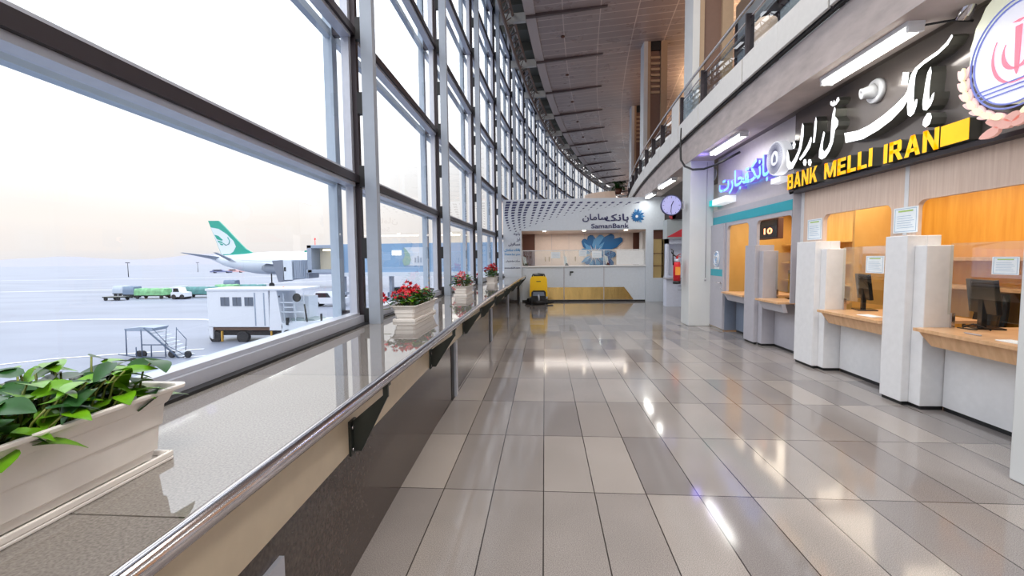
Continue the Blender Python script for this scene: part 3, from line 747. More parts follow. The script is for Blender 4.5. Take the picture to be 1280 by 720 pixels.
# national emblem on a tall board at the near end
t = thing('emblem_sign', (3.66, 3.7, 2.5), 'lit emblem board with red device in a blue ring and pale laurel leaves', 'sign')
c = at(1252, 91, X=3.50)
YC, ZC = 3.66, 2.99
b = MB()
out = [(1203, 60), (1216, 40), (1238, 8), (1256, 0), (1300, -40)]
b.prism([(3.52, YC + r_ * math.sin(q), ZC + .12 + 1.2 * r_ * math.cos(q)) for q, r_ in [(2 * PI * i / 40, .395 + (.01 if i % 2 else 0)) for i in range(40)]], (.12, 0, 0))
b.build('board', mat('emblem_cream', (238, 240, 214), .4, emit=(238, 240, 214), es=.35), t)
b = MB()
b.prism([(3.505, YC + .33 * math.sin(q), ZC + .36 * math.cos(q)) for q in [2 * PI * i / 48 for i in range(48)]], (.016, 0, 0))
b.build('disc', mat('emblem_disc', (240, 240, 250), .4, emit=(240, 240, 252), es=.35), t)
for rr_ in (.335, .365):
    b = MB(); b.tube([(3.502, YC + rr_ * math.sin(q), ZC + rr_ * 1.09 * math.cos(q)) for q in [2 * PI * i / 60 for i in range(61)]], .007, 6); b.build('blue_ring', mat('emblem_ring', (128, 138, 206), .4, emit=(128, 138, 206), es=.3), t)
b = MB()
for k in range(3):
    b.tube([(3.5, YC + .30 - k * .02, ZC - .20 - k * .035), (3.5, YC - .30 + k * .02, ZC - .20 - k * .035)], .006, 6)
b.build('blue_bars', MT['emblem_ring'], t)
M_EMR = mat('emblem_red', (240, 130, 150), .4, emit=(240, 130, 150), es=.45)
b = MB()
b.prism([(3.497, YC + .022, ZC + .19), (3.497, YC - .022, ZC + .19), (3.497, YC - .014, ZC - .12), (3.497, YC, ZC - .16), (3.497, YC + .014, ZC - .12)], (.008, 0, 0))
for sg in (1, -1):
    for (r0, w0, top) in ((.105, .030, .17), (.185, .022, .11)):
        o_, i_ = [], []
        for i in range(13):
            q = i / 12; ang = -PI / 2 + (PI / 2 + .55) * q
            wv = w0 * math.sin(PI * min(1, q * 1.05 + .05)) * .5
            cy_, cz_ = r0 * math.cos(ang), r0 * 1.25 * math.sin(ang) + .02
            nrm = Vector((math.cos(ang), math.sin(ang)))
            o_.append((3.497, YC + sg * (cy_ + nrm.x * wv), ZC + cz_ + nrm.y * wv)); i_.append((3.497, YC + sg * (cy_ - nrm.x * wv), ZC + cz_ - nrm.y * wv))
        b.prism(o_ + i_[::-1], (.008, 0, 0))
b.prism([(3.497, YC + .05, ZC + .23), (3.497, YC, ZC + .215), (3.497, YC - .05, ZC + .23), (3.497, YC, ZC + .235)], (.008, 0, 0))
b.build('red_device', M_EMR, t)
M_L1 = mat('laurel_pink', (246, 206, 200), .5, emit=(246, 206, 200), es=.3); M_L2 = mat('laurel_cream', (244, 244, 206), .5, emit=(244, 244, 206), es=.3)
def leafpoly(y, z, ang, ln, wd, x):
    P = []
    for i in range(12):
        q = 2 * PI * i / 12; u, v = ln * math.cos(q) * .5, wd * math.sin(q) * .5 * (1 - .35 * math.cos(q))
        P.append((x, y + u * math.sin(ang) + v * math.cos(ang), z + u * math.cos(ang) - v * math.sin(ang)))
    return P
for sg in (1, -1):
    b = MB(); b2 = MB(); b3 = MB()
    for i in range(7):
        q = PI * .50 + i * .215; r_ = .415
        y, z = YC + sg * r_ * math.sin(q), ZC + r_ * 1.10 * math.cos(q)
        tan_ = math.atan2(sg * math.cos(q) * -1, math.sin(q))          # upward tangent of the ring
        for (da, bb, off) in ((.42 * sg, b, .030 * sg), (-.42 * sg, b, -.026 * sg), (0, b2, 0)):
            bb.prism(leafpoly(y + off, z, tan_ + da, .105, .045, 3.49 if bb is b else 3.48), (.02, 0, 0))
            b3.prism(leafpoly(y + off, z, tan_ + da, .122, .060, 3.505), (.01, 0, 0))
    b.build('laurel_leaf_pink', M_L1, t); b2.build('laurel_leaf_cream', M_L2, t); b3.build('laurel_outline', mat('laurel_outline', (96, 70, 84), .5), t)
b = MB()
for (y, z, an, ln) in ((YC + .10, ZC - .49, 1.2, .22), (YC - .10, ZC - .49, -1.2, .22), (YC + .17, ZC - .55, 1.8, .16), (YC - .17, ZC - .55, -1.8, .16), (YC, ZC - .47, PI / 2, .12)):
    b.prism(leafpoly(y, z, an, ln, .07, 3.487), (.03, 0, 0))
b.build('ribbon', mat('emblem_ribbon', (226, 172, 160), .5, emit=(226, 172, 160), es=.25), t)
b = MB(); b.box(3.62, 3.66, YC - .2, YC + .2, ZC - .2, ZC + .2); b.build('mount', M_GREYD, t)

# blue neon lettering and its light box
ns = thing('neon_sign', (3.70, 8.2, 2.5), 'blue lit Persian lettering with a cyan and white strip on the grey fascia', 'sign')
M_NEON = mat('neon_blue', (120, 170, 230), .4, emit=(105, 175, 255), es=1.1); M_NEON2 = mat('neon_return', (138, 128, 214), .4, emit=(120, 100, 230), es=.3)
def ar(s): return ''.join(reversed(s))
XN = 3.56
a, c = at(900, 246, X=XN), at(960, 224, X=XN)
def fit_text(name, body, p0, p1, X, depth, mats, parent, bold=0):
    """p0 = lower left, p1 = upper right pixel of the written word, on the plane X"""
    a = at(*p0, X=X); c = at(*p1, X=X); h = c.z - a.z
    return text(name, body, (X, a.y, a.z), (0, -1, 0), (0, 0, 1), a.y - c.y, h, depth, mats, parent, bold)
z0 = 2.70
def nt_(body, pxa, pxb, h, zz=z0):
    ya, yb = at(pxa, 230, X=XN).y, at(pxb, 230, X=XN).y
    text('neon_letters', body, (XN, ya, zz), (0, -1, 0), (0, 0, 1), ya - yb, h, .11, [M_NEON, M_NEON2], ns, bold=.02)
nt_(ar('\uFE97\uFEA0\uFE8E\uFEAD\uFE95'), 899, 936, .40)
nt_(ar('\uFE91\uFE8E\uFEE7\uFB8F'), 931, 961, .44)
ya, yb, yc = at(878.5, 245, X=3.50).y, at(890.5, 243, X=3.50).y, at(907, 240, X=3.50).y
b = MB(); b.box(3.50, 3.70, yb, min(ya, 9.83), 2.56, 2.68); b.build('cyan_strip', mat('cyan_strip', (20, 170, 175), .4, emit=(20, 200, 200), es=.5), ns)
b = MB(); b.box(3.50, 3.70, yc, yb, 2.56, 2.68); b.build('white_strip', emat('white_strip', (240, 250, 255), .4), ns)
point('neon_glow', (3.15, 8.3, 3.3), 1.6, (.38, .25, 1.0), .12)
point('neon_glow', (3.15, 9.25, 3.44), 2.2, (.30, .25, 1.0), .1)
# small round vents / horn loudspeaker
a = at(893, 218, X=3.69)
t = thing('wall_roundel', (3.70, a.y, a.z), 'small pale round disc high on the grey fascia by the column', 'disc')
b = MB(); b.lathe((3.69, a.y, a.z), (-1, 0, 0), [(0, .13), (.012, .13), (.02, .115)], 28); b.build('disc', mat('disc_grey', (205, 206, 214), .35), t)
b = MB(); b.lathe((3.672, a.y, a.z), (-1, 0, 0), [(0, .07), (.008, .06)], 20); b.build('centre', M_GREYW, t)
a = at(1090, 114, X=3.60)
t = thing('wall_sounder', (3.66, a.y, a.z - .1), 'white round sounder with a protruding cone on the dark fascia', 'alarm')
b = MB(); b.lathe((3.66, a.y, a.z), (-1, 0, 0), [(0, .13), (.03, .13), (.045, .12)], 32); b.build('base', M_WHITE, t)
b = MB(); b.lathe((3.62, a.y, a.z), (-.9, .25, -.15), [(0, .085), (.04, .07), (.10, .055), (.12, .058), (.12, .03), (.08, .02)], 28); b.build('cone', M_WHITE, t)

# fluorescent battens under the balcony
for i, (y0, y1, lab) in enumerate(((4.25, 5.5, 'long fluorescent batten in front of the dark bank fascia'), (7.6, 8.95, 'fluorescent batten above the blue neon sign by the white column'),
                                   (11.7, 13.1, 'fluorescent batten under the balcony just beyond the white column'), (14.2, 15.2, 'farthest fluorescent batten under the balcony, above the white booth'))):
    x = 3.24 + max(0, y0 - 8) ** 2 / 230
    t = thing('fluorescent_light', (x, (y0 + y1) / 2, 3.56), lab, 'light')
    b = MB(); b.box(x - .075, x + .075, y0, y1, 3.49, 3.56); b.build('housing', M_WHITE, t, bevel=.008)
    for dx in (-.036, .036):
        b = MB(); b.tube([(x + dx, y0 + .03, 3.462), (x + dx, y1 - .03, 3.462)], .024, 10); b.build('tube', M_TUBE, t)
    for ye in (y0, y1 - .03):
        b = MB(); b.box(x - .065, x + .065, ye, ye + .03, 3.44, 3.49); b.build('end_cap', M_WHITE, t)
    area('batten_glow', (x, (y0 + y1) / 2, 3.42), .12, 6, (1, 1, .95), sy=y1 - y0)
# cables
b = MB()
b.tube([at(852, 160, X=3.00), at(850.5, 185, X=2.99), at(851, 200, X=2.98), at(856, 208, X=3.0), at(866, 212, X=3.05), at(880, 211, X=3.15), at(897, 205, X=3.35), at(925, 190, X=3.62)], .022, 8)
tag(b.build('hanging_cable', M_BLACK), 'thick black cable looping from the balcony beam past the column top', 'cable')
b = MB(); b.tube([at(1152, 32, X=3.3), at(1180, 27, X=3.42), at(1195, 25, X=3.5), at(1216, 26, X=3.62)], .010, 8)
tag(b.build('hanging_cable', M_BLACK), 'thin black cable from the long fluorescent batten to the emblem sign', 'cable')
b = MB(); b.tube([at(1203, 25, X=3.5), at(1212, 5, X=3.5), at(1222, -22, X=3.5)], .05, 12)
tag(b.build('conduit_pipe', M_CHROME), 'short silver flexible duct above the emblem sign', 'pipe')
# wall cable on the column
b = MB(); b.tube([(3.45, 9.835, 3.5), (3.45, 9.835, 1.05)], .008, 6); b.lathe((3.45, 9.835, 1.02), (0, 0, -1), [(0, .02), (.04, .02)], 8)
tag(b.build('wall_cable', M_GREYW), 'thin grey cable with a plug running down the white column', 'cable')

# wall clock on bracket from the column
cc = Vector((2.77, 10.05, 2.63))
t = thing('wall_clock', (3.03, 10.1, 2.6), 'round clock with violet tinted dial held out from the white column', 'clock')
b = MB(); b.lathe(cc + Vector((0, .05, 0)), (0, -1, 0), [(0, .20), (.02, .225), (.07, .225), (.085, .21), (.075, .205)], 40); b.build('case', mat('clock_case', (64, 68, 110), .35), t)
b = MB(); b.lathe(cc + Vector((0, -.02, 0)), (0, -1, 0), [(0, .205), (.006, .205)], 40, smooth=False); b.build('dial', mat('clock_dial', (186, 188, 236), .4), t)
b = MB()
for k in range(12):
    q = k * PI / 6; ln = .035 if k % 3 == 0 else .018
    b.tube([cc + Vector((.19 * math.sin(q), -.028, .19 * math.cos(q))), cc + Vector(((.19 - ln) * math.sin(q), -.028, (.19 - ln) * math.cos(q)))], .005, 5)
b.build('hour_marks', M_NAVY, t)
for nm, q, ln, r_ in (('hour_hand', .42, .10, .009), ('minute_hand', PI + .08, .155, .006)):
    b = MB(); b.tube([cc + Vector((-.02 * math.sin(q), -.034, -.02 * math.cos(q))), cc + Vector((ln * math.sin(q), -.034, ln * math.cos(q)))], r_, 6); b.build(nm, M_NAVY, t)
b = MB(); b.tube([cc + Vector((.20, .02, 0)), (3.04, 10.07, 2.63)], .015, 8); b.box(3.02, 3.035, 10.0, 10.14, 2.55, 2.71); b.build('arm', M_GREYW, t)

# fire extinguisher hung on the column
e = Vector((2.94, 10.15, .90))
t = thing('fire_extinguisher', e, 'red fire extinguisher with black base hung on the white column', 'fire extinguisher')
b = MB(); b.lathe(e, (0, 0, 1), [(0.06, .078), (.44, .078), (.49, .066), (.53, .035), (.56, .028)], 28); b.build('cylinder', mat('extinguisher_red', (206, 30, 44), .3), t)
b = MB(); b.lathe(e, (0, 0, 1), [(0, .07), (.01, .082), (.07, .082)], 28); b.build('base_ring', M_BLACK, t)
b = MB(); b.box(e.x - .055, e.x + .055, e.y - .0795, e.y - .070, e.z + .2, e.z + .38); b.build('label_sticker', mat('sticker_orange', (226, 150, 60), .5), t)
b = MB(); b.lathe(e, (0, 0, 1), [(.49, .068), (.56, .05)], 24); b.build('neck_collar', M_LTAL, t)
b = MB(); b.box(e.x - .02, e.x + .02, e.y - .02, e.y + .02, e.z + .56, e.z + .62); b.tube([e + Vector((0, 0, .62)), e + Vector((.04, -.05, .66)), e + Vector((.05, -.1, .66))], .009, 6)
b.tube([e + Vector((0, 0, .60)), e + Vector((.04, -.05, .61)), e + Vector((.05, -.1, .60))], .008, 6); b.build('valve', mat('valve_red', (180, 34, 40), .4), t)
b = MB(); b.tube([e + Vector(v) for v in ((0, 0, .6), (-.07, -.01, .64), (-.12, -.01, .70), (-.12, -.01, .78), (-.09, -.01, .74), (-.09, -.01, .58), (-.085, -.01, .42))], .013, 8); b.build('hose', M_BLACK, t)
b = MB(); b.box(e.x + .07, 3.032, e.y - .02, e.y + .02, e.z + .42, e.z + .46); b.build('wall_hook', M_LTAL, t)

# ================================================================= WHITE BOOTH AT THE END OF THE HALL
YB = 15.35
def B(px, py, Y=YB): return at(px, py, Y=Y)
xl, xo0, xo1, xr = -1.42, -.79, 3.42, 4.02
wb = thing('wall_back', (1.3, YB, 0), kind='structure')
M_BOOTH = mat('booth_white', (206, 213, 222), .35)
b = MB(); b.box(xl, xo0, YB, YB + .12, 0, 3.52); b.box(xo0, xo1, YB, YB + .12, 2.45, 3.52)
b.box(xo1, 3.66, YB, YB + .12, 0, 3.52); b.box(3.66, xr, YB, YB + .12, 0, .80); b.box(3.66, xr, YB, YB + .12, 2.42, 3.52)
b.build('booth_panel', M_BOOTH, wb, bevel=.003)
b = MB(); b.box(3.60, 4.1, YB + .12, YB + .16, .8, 2.42); b.build('side_window_panel', mat('beige_panel', (186, 160, 108), .5), wb)
b = MB()
for z in (1.2, 1.62, 2.12): b.box(3.66, xr, YB + .10, YB + .125, z, z + .02)
b.box(3.66, xr, YB + .09, YB + .12, 2.14, 2.42); b.build('side_window_bars', M_BROWN, wb)
b = MB(); b.box(xl, xr, 17.6, 17.7, 0, 2.5); b.build('booth_back_wall', M_CREAMW, wb)
b = MB(); b.box(xl, xr, YB + .12, 17.7, 2.45, 2.52); b.box(xl, xl + .05, YB + .12, 17.7, 0, 2.5); b.box(xr - .05, xr, YB + .12, 17.7, 0, 2.5); b.build('booth_lid', M_CREAMW, wb)
b = MB(); b.box(-.85, -.38, 17.54, 17.6, 0, 2.45); b.box(3.42, 3.93, 17.54, 17.6, 0, 2.45); b.build('brown_panel', M_BROWN, wb)
b = MB()
for x in (.28, .95, 1.55, 2.25, 2.95): b.box(x - .004, x + .004, 17.59, 17.6, 0, 2.45)
b.build('cabinet_joint', M_GREYW, wb)
b = MB()
for x in (.03, .18, 1.20): b.box(x - .015, x + .015, 17.57, 17.6, 1.38, 1.56)
b.build('cabinet_pull', M_BRASS, wb)
# halftone print
b = MB()
TOPX = [635.5, 643.9, 652.8, 661.7, 670.5, 680, 689, 697.8, 707, 716.7, 726, 736, 745.5, 755.5, 766, 776, 786.7, 797.8]
ENDY = [288, 289, 287, 284.5, 282, 279.5, 276.6, 274, 271, 269, 266, 264, 262, 260.5, 259, 258, 257, 254]
LEAN = [2.5, 1, -2.5, -5.8, -8, -10, -11, -11, -11, -11, -10.5, -10, -9.4, -9, -8.5, -8, -7, -5]
for i in range(18):
    n_ = max(2, round((ENDY[i] - 253) / 3.15)); u = i / 17
    for j in range(n_ + 1):
        q = j / n_
        px = TOPX[i] + LEAN[i] * q ** (1.0 if i > 2 else 2) - (3.2 * math.sin(PI * q) if i < 4 else 0); py = 253.2 + (ENDY[i] - 253) * q
        p = B(px, py, YB - .004)
        hw = (3.0 - 1.5 * u) * (1 - .72 * q) * .0272; hh = (1.25 - .45 * u) * (1 - .5 * q) * .0272
        sk = .012 + .02 * u
        b.prism([(p.x - hw - sk, p.y, p.z - hh), (p.x + hw - sk, p.y, p.z - hh), (p.x + hw + sk, p.y, p.z + hh), (p.x - hw + sk, p.y, p.z + hh)], (0, .003, 0))
b.build('halftone_print', M_NAVY, wb)
# booth sign
bs = thing('booth_sign', (2.2, YB, 2.7), 'navy Persian and Latin name lettering with a blue flower mark on the white booth', 'sign')
def bt(name, body, x0, y0, x1, y1, mt, par, bold=0, depth=.02):
    a, c = B(x0, y0, YB - .01), B(x1, y1, YB - .01)
    return text(name, body, (a.x, YB - .002 - depth, a.z), (1, 0, 0), (0, 0, 1), c.x - a.x, c.z - a.z, depth, mt, par, bold)
bt('name_letters', ar('\uFE91\uFE8E\uFEE7\uFB8F'), 756, 278.5, 786, 267, M_NAVY, bs, .02)
bt('name_letters', ar('\uFEB3\uFE8E\uFEE3\uFE8E\uFEE5'), 728, 277.5, 760, 267, M_NAVY, bs, .02)
bt('latin_letters', 'SamanBank', 739, 285.5, 786, 279, M_NAVY, bs, .01)
c = B(796, 270.5, YB - .02)
for k in range(14):
    q = k * 2 * PI / 14; ln = .20 + (.07 if -1.2 < math.atan2(math.sin(q), math.cos(q)) < 1.8 else 0)
    b = MB(); b.prism([c + Vector((r_ * math.cos(q + dq), 0, r_ * math.sin(q + dq))) for r_, dq in ((.06, 0), (ln * .7, -.22), (ln, 0), (ln * .7, .22))], (0, .02, 0))
    b.build('petal', M_BLUE if k % 2 else M_BLUE2, bs)
b = MB(); b.lathe(c + Vector((0, .0, 0)), (0, -1, 0), [(-.02, .15), (.004, .15)], 24, smooth=False); b.build('mark_disc', M_BLUE, bs)
b = MB(); b.lathe(c + Vector((0, -.004, 0)), (0, -1, 0), [(0, .045), (.006, .045)], 20, smooth=False); b.build('mark_centre', M_WHITE, bs)
# small lettering on the left leg of the booth
ls = thing('booth_lettering', (-1.1, YB, 1.1), 'small navy and blue lettering on the narrow left leg of the white booth', 'sign')
M_CY = mat('cyan_print', (30, 140, 200), .4)
bt('navy_words', ar('\uFE91\uFE8E\uFE9F\uFEEA'), 642, 295, 650, 290.5, M_NAVY, ls, .02, .006)
bt('navy_words', ar('\uFE8D\uFEAD\uFEAF'), 645.5, 302, 650, 297, M_NAVY, ls, .02, .006)
bt('navy_words', ar('\uFEE3\uFEB4\uFE8E\uFED3\uFEAE\uFE97\uFBFD'), 635.5, 308, 650, 303, M_NAVY, ls, .02, .006)
bt('blue_words', ar('\uFE91\uFE8E\uFEE7\uFB8F \uFEB3\uFE8E\uFEE3\uFE8E\uFEE5'), 630.5, 315, 650, 310.5, M_CY, ls, .03, .006)
bt('blue_words', 'There for you', 630.5, 320, 650, 316.5, M_CY, ls, .01, .006)
bt('navy_words', ar('\uFEE3\uFEAE\uFB90\uFEB0 \uFEE3\uFEB8\uFE98\uFEAE\uFBFE\uFE8E\uFEE5'), 632, 328, 650, 324.8, M_NAVY, ls, .01, .006)
bt('navy_words', 'www.sb24.com', 630.5, 336, 650, 333.6, M_NAVY, ls, .01, .006)
# flower mural
fl = thing('flower_mural', (1.7, 17.5, .9), 'large blue layered flower graphic on the back wall of the white booth', 'wall graphic')
YF = 17.545
ctr = at(743, 318, Y=YF)
pet = [(736, 290, 752, 286, 0), (716, 0, 0, 0, 0)]
for k, (ax, ay, w_, mi) in enumerate([(738, 290, 12, 0), (752, 288, 12, 0), (766, 289, 12, 0), (777, 299, 11, 0), (729, 300, 10, 0), (727, 313, 8, 0), (769, 318, 10, 0), (766, 330, 10, 0), (732, 329, 9, 0), (754, 332, 10, 0), (742, 333, 9, 0)]):
    tip = at(ax, ay, Y=YF); tip.z = min(tip.z, 2.36); d_ = tip - ctr; n_ = Vector((-d_.z, 0, d_.x)).normalized() * (w_ * .0165)
    b = MB(); b.prism([ctr + Vector((0, k * -.0012, 0)), ctr + d_ * .35 + n_ * .6 + Vector((0, k * -.0012, 0)), ctr + d_ * .72 + n_ + Vector((0, k * -.0012, 0)), tip + n_ * .5 + Vector((0, k * -.0012, 0)), tip + d_ * .04 + Vector((0, k * -.0012, 0)), tip - n_ * .5 + Vector((0, k * -.0012, 0)), ctr + d_ * .72 - n_ + Vector((0, k * -.0012, 0)), ctr + d_ * .35 - n_ * .6 + Vector((0, k * -.0012, 0))], (0, .01, 0))
    for v in b.bm.verts: v.co.z = min(v.co.z, 2.44)
    b.build('petal', [M_BLUE, M_BLUE2][k in (1, 5)], fl)
b = MB()
for k in range(22):
    q = k * 2 * PI / 22; r1 = .42 if k % 2 else .28
    b.prism([ctr + Vector((.04 * math.cos(q - .5), -.02, .04 * math.sin(q - .5))), ctr + Vector((r1 * math.cos(q), -.02, r1 * math.sin(q))), ctr + Vector((.04 * math.cos(q + .5), -.02, .04 * math.sin(q + .5)))], (0, .01, 0))
b.build('centre_rays', M_CREAMW, fl)
b = MB()
for k in range(9):
    q = k * 2 * PI / 9 + .2; r1 = .62
    b.prism([ctr + Vector((.1 * math.cos(q - .6), -.016, .1 * math.sin(q - .6))), ctr + Vector((r1 * .6 * math.cos(q - .22), -.016, r1 * .6 * math.sin(q - .22))), ctr + Vector((r1 * math.cos(q), -.016, r1 * math.sin(q))), ctr + Vector((r1 * .6 * math.cos(q + .22), -.016, r1 * .6 * math.sin(q + .22)))], (0, .008, 0))
b.build('inner_petals', M_BLUE2, fl)
# booth counter
bc = thing('booth_counter', (1.3, YB + .2, 0), 'long white booth counter with brass kick panels at the end of the hall', 'counter')
b = MB(); b.box(xo0 + .005, xo1 - .005, YB + .05, YB + .55, .06, 1.20); b.build('front_panel', M_BOOTH, bc)
b = MB(); b.box(xo0 + .005, xo1 - .005, YB - .0, YB + .6, 1.20, 1.245); b.build('counter_top', M_WHITE, bc, bevel=.005)
b = MB(); b.box(xo0 + .005, xo1 - .005, YB + .06, YB + .5, 0, .06); b.build('toe_kick', M_BLACK, bc)
b = MB(); b.prism([(.1, YB + .035, .07), (3.02, YB + .035, .07), (2.86, YB + .035, .30), (2.70, YB + .035, .50), (.1, YB + .035, .50)], (0, .015, 0)); b.build('brass_panel', M_BRASS, bc)
b = MB()
for x in (.66, 2.02): b.box(x - .012, x + .012, YB + .028, YB + .05, .05, 1.2)
b.build('door_gap', M_GREYW, bc)
b = MB(); b.box(.86, .98, YB + .02, YB + .04, 1.00, 1.05); b.box(.86, .89, YB + .02, YB + .04, .90, 1.05); b.build('door_lock', M_BRK, bc)
sc = thing('booth_screen', (1.3, YB + .1, 1.245), 'low glass screen with white frame on the booth counter', 'screen')
b = MB(); b.box(xo0 + .02, xo1 - .02, YB + .10, YB + .108, 1.26, 1.76); b.build('glass_pane', GLI, sc)
b = MB(); b.box(xo0 + .01, xo1 - .01, YB + .09, YB + .12, 1.76, 1.785)
for x in (xo0 + .01, .66, 2.02, xo1 - .03): b.box(x, x + .02, YB + .09, YB + .12, 1.245, 1.76)
b.build('frame', M_WHITE, sc)
b = MB(); b.box(2.45, xo1 - .05, YB + .085, YB + .093, 1.26, 1.75); b.build('frosted_panel', mat('frosted_film', (232, 232, 232), .5), sc)
for (x0, x1, z0, z1, lab) in ((.22, .54, 1.50, 1.72, 'white sheet behind the left part of the booth screen'), (1.18, 1.44, 1.56, 1.76, 'small blank white card at the middle of the booth screen'), (1.62, 1.95, 1.50, 1.74, 'white sheet in front of the blue flower on the booth screen')):
    t = thing('booth_notice', ((x0 + x1) / 2, YB + .09, z0), lab, 'notice')
    b = MB(); b.box(x0, x1, YB + .085, YB + .088, z0, z1); b.build('sheet', M_PAPER, t)
    b = MB()
    for i in range(4): b.box(x0 + .04, x1 - .04, YB + .083, YB + .085, z0 + .04 + .04 * i, z0 + .046 + .04 * i)
    b.build('printed_lines', M_INK, t)
for (x, lab) in ((-.68, 'slanted white card stand at the left end of the booth counter'), (.74, 'slanted white card stand right of the first screen joint'), (2.16, 'slanted white card stand in front of the blue flower')):
    t = thing('card_stand', (x, YB + .3, 1.245), lab, 'card stand')
    b = MB(); b.prism([(x - .05, YB + .28, 1.30), (x + .06, YB + .28, 1.26), (x + .02, YB + .28, 1.55), (x - .09, YB + .28, 1.59)], (0, .02, 0)); b.build('card', M_PAPER, t)
    b = MB(); b.prism([(x - .03, YB + .27, 1.245), (x + .10, YB + .27, 1.245), (x + .06, YB + .27, 1.32), (x + .0, YB + .27, 1.34)], (0, .08, 0)); b.build('holder', M_BRK, t)
for i, x in enumerate((.0, 1.37, 2.80)):
    b = MB(); b.lathe((x, YB + .30, 2.449), (0, 0, -1), [(0, .06), (.01, .055)], 16); o = b.build('downlight', emat('downlight', (255, 240, 214), 14))
    tag(o, ('leftmost', 'middle', 'rightmost')[i] + ' of three small round downlights inside the top of the white booth', 'light', 'booth downlights')
b = MB(); b.box(-.72, .6, 16.9, 17.3, 0, 1.15); tag(b.build('low_cabinet', M_CREAMW), 'cream low cabinet inside the white booth', 'cabinet')

# kiosk with the red roof band, right of the booth
kx = 3.68
kt = thing('kiosk', (kx + .5, 13.9, 0), 'white kiosk with red and grey sign band beyond the column', 'kiosk')
b = MB(); b.box(kx, kx + 1.2, 13.75, 14.1, 0, .92); b.box(kx, kx + .06, 13.75, 14.1, .92, 2.05); b.box(kx, kx + 1.2, 14.0, 14.1, .92, 2.05); b.box(kx, kx + 1.2, 13.75, 14.1, 1.9, 2.05); b.build('body', mat('kiosk_white', (214, 220, 238), .4), kt)
b = MB(); b.box(kx - .02, kx + 1.2, 13.66, 14.05, .83, .88); b.build('ledge', M_GREYW, kt)
b = MB(); b.box(kx - .03, kx + 1.2, 13.65, 14.1, 2.05, 2.62, 0); b.build('sign_band', mat('kiosk_grey', (168, 176, 180), .4), kt)
b = MB(); b.prism([(kx - .03, 13.635, 2.1), (kx + 1.2, 13.635, 2.1), (kx + 1.2, 13.635, 2.55), (kx + .45, 13.635, 2.36)], (0, .012, 0)); b.build('red_wave', mat('kiosk_red', (214, 60, 72), .4), kt)
b = MB(); b.lathe((kx + .12, 13.6, 2.72), (0, -1, 0), [(-.05, .10), (.02, .10)], 20); b.build('round_mark', mat('kiosk_red2', (190, 66, 76), .4), kt)
b = MB(); b.box(kx + .1, kx + 1.2, 13.58, 13.64, 2.62, 2.9); b.build('dark_letters_board', M_DARKAL, kt)
b = MB(); b.box(kx + .34, kx + .5, 13.73, 13.75, .62, .63); b.box(kx + .34, kx + .5, 13.73, 13.75, .50, .51); b.build('vent_slots', M_BRK, kt)
b = MB(); b.box(4.9, 5.0, 10.4, 15.3, 0, 3.56); struct('wall_kiosk_back', b, M_OFFW)

# ================================================================= FLOOR SCRUBBER
o = Vector((-.20, 14.55, 0))
t = thing('floor_scrubber', o, 'yellow and black walk-behind floor scrubber standing before the white booth', 'cleaning machine')
def lp(pts, y0, y1, mb, mi=0): mb.prism([(o.x + x, o.y + y0, z) for x, z in pts], (0, y1 - y0, 0), mi); return mb
b = MB(); lp([(-.27, .34), (.27, .34), (.285, .55), (.27, .84), (.22, .93), (-.22, .93), (-.27, .84), (-.285, .55)], -.22, .35, b); b.build('tank', M_YBODY, t, bevel=.02)
b = MB(); lp([(-.29, .28), (-.23, .28), (-.23, .50), (-.285, .56)], -.26, .35, b); b.build('side_skirt', M_YBODY, t, bevel=.01); b = MB(); lp([(.23, .28), (.29, .28), (.285, .56), (.23, .50)], -.26, .35, b); b.build('side_skirt', M_YBODY, t, bevel=.01)
b = MB(); lp([(-.24, .06), (.24, .06), (.24, .40), (.18, .47), (-.18, .47), (-.24, .40)], -.26, .30, b); b.build('chassis', M_BLACK, t, bevel=.015)
b = MB(); lp([(-.19, .30), (.19, .30), (.17, .42), (-.17, .42)], -.285, -.26, b); b.build('front_cover', M_GREYD, t)
b = MB(); b.tube([(o.x + x, o.y - .2, z) for x, z in ((-.2, .92), (-.18, .99), (0, 1.01), (.18, .99), (.2, .92))], .024, 8)
b.box(o.x - .16, o.x + .16, o.y - .16, o.y - .02, .92, .975); b.build('control_handle', M_BRK, t)
b = MB(); b.lathe(o + Vector((0, -.05, .02)), (0, 0, 1), [(0, .26), (.03, .29), (.12, .29), (.15, .24)], 32); b.build('brush_deck', M_BLACK, t)
b = MB(); b.tube([o + Vector((-.44, .10, .05)), o + Vector((-.4, -.02, .05)), o + Vector((0, -.1, .05)), o + Vector((.36, -.02, .05)), o + Vector((.46, .08, .05))], .035, 8); b.build('squeegee', M_BLACK, t)
b = MB(); b.tube([o + Vector((0, -.28, .10)), o + Vector((.01, -.31, .2)), o + Vector((0, -.27, .34))], .03, 8); b.build('hose', M_LTAL, t)
for sg in (-1, 1):
    b = MB(); b.lathe(o + Vector((sg * .27 - .02, .2, .085)), (1, 0, 0), [(0, .085), (.04, .085)], 20); b.build('wheel', M_BLACK, t)
b = MB(); b.box(o.x - .07, o.x + .07, o.y - .2245, o.y - .22, .75, .775); b.build('badge', M_BRK, t)
# mat and hose heap beside it
b = MB()
for i in range(6): b.tube([(-.58 + .055 * math.cos(q + i) + .01 * i, 15.05 + .12 * math.sin(q), .03 + .022 * i) for q in [2 * PI * k / 14 for k in range(15)]], .02, 6)
tag(b.build('coiled_hose', M_BLACK), 'black coiled hose on the floor left of the yellow scrubber', 'hose')

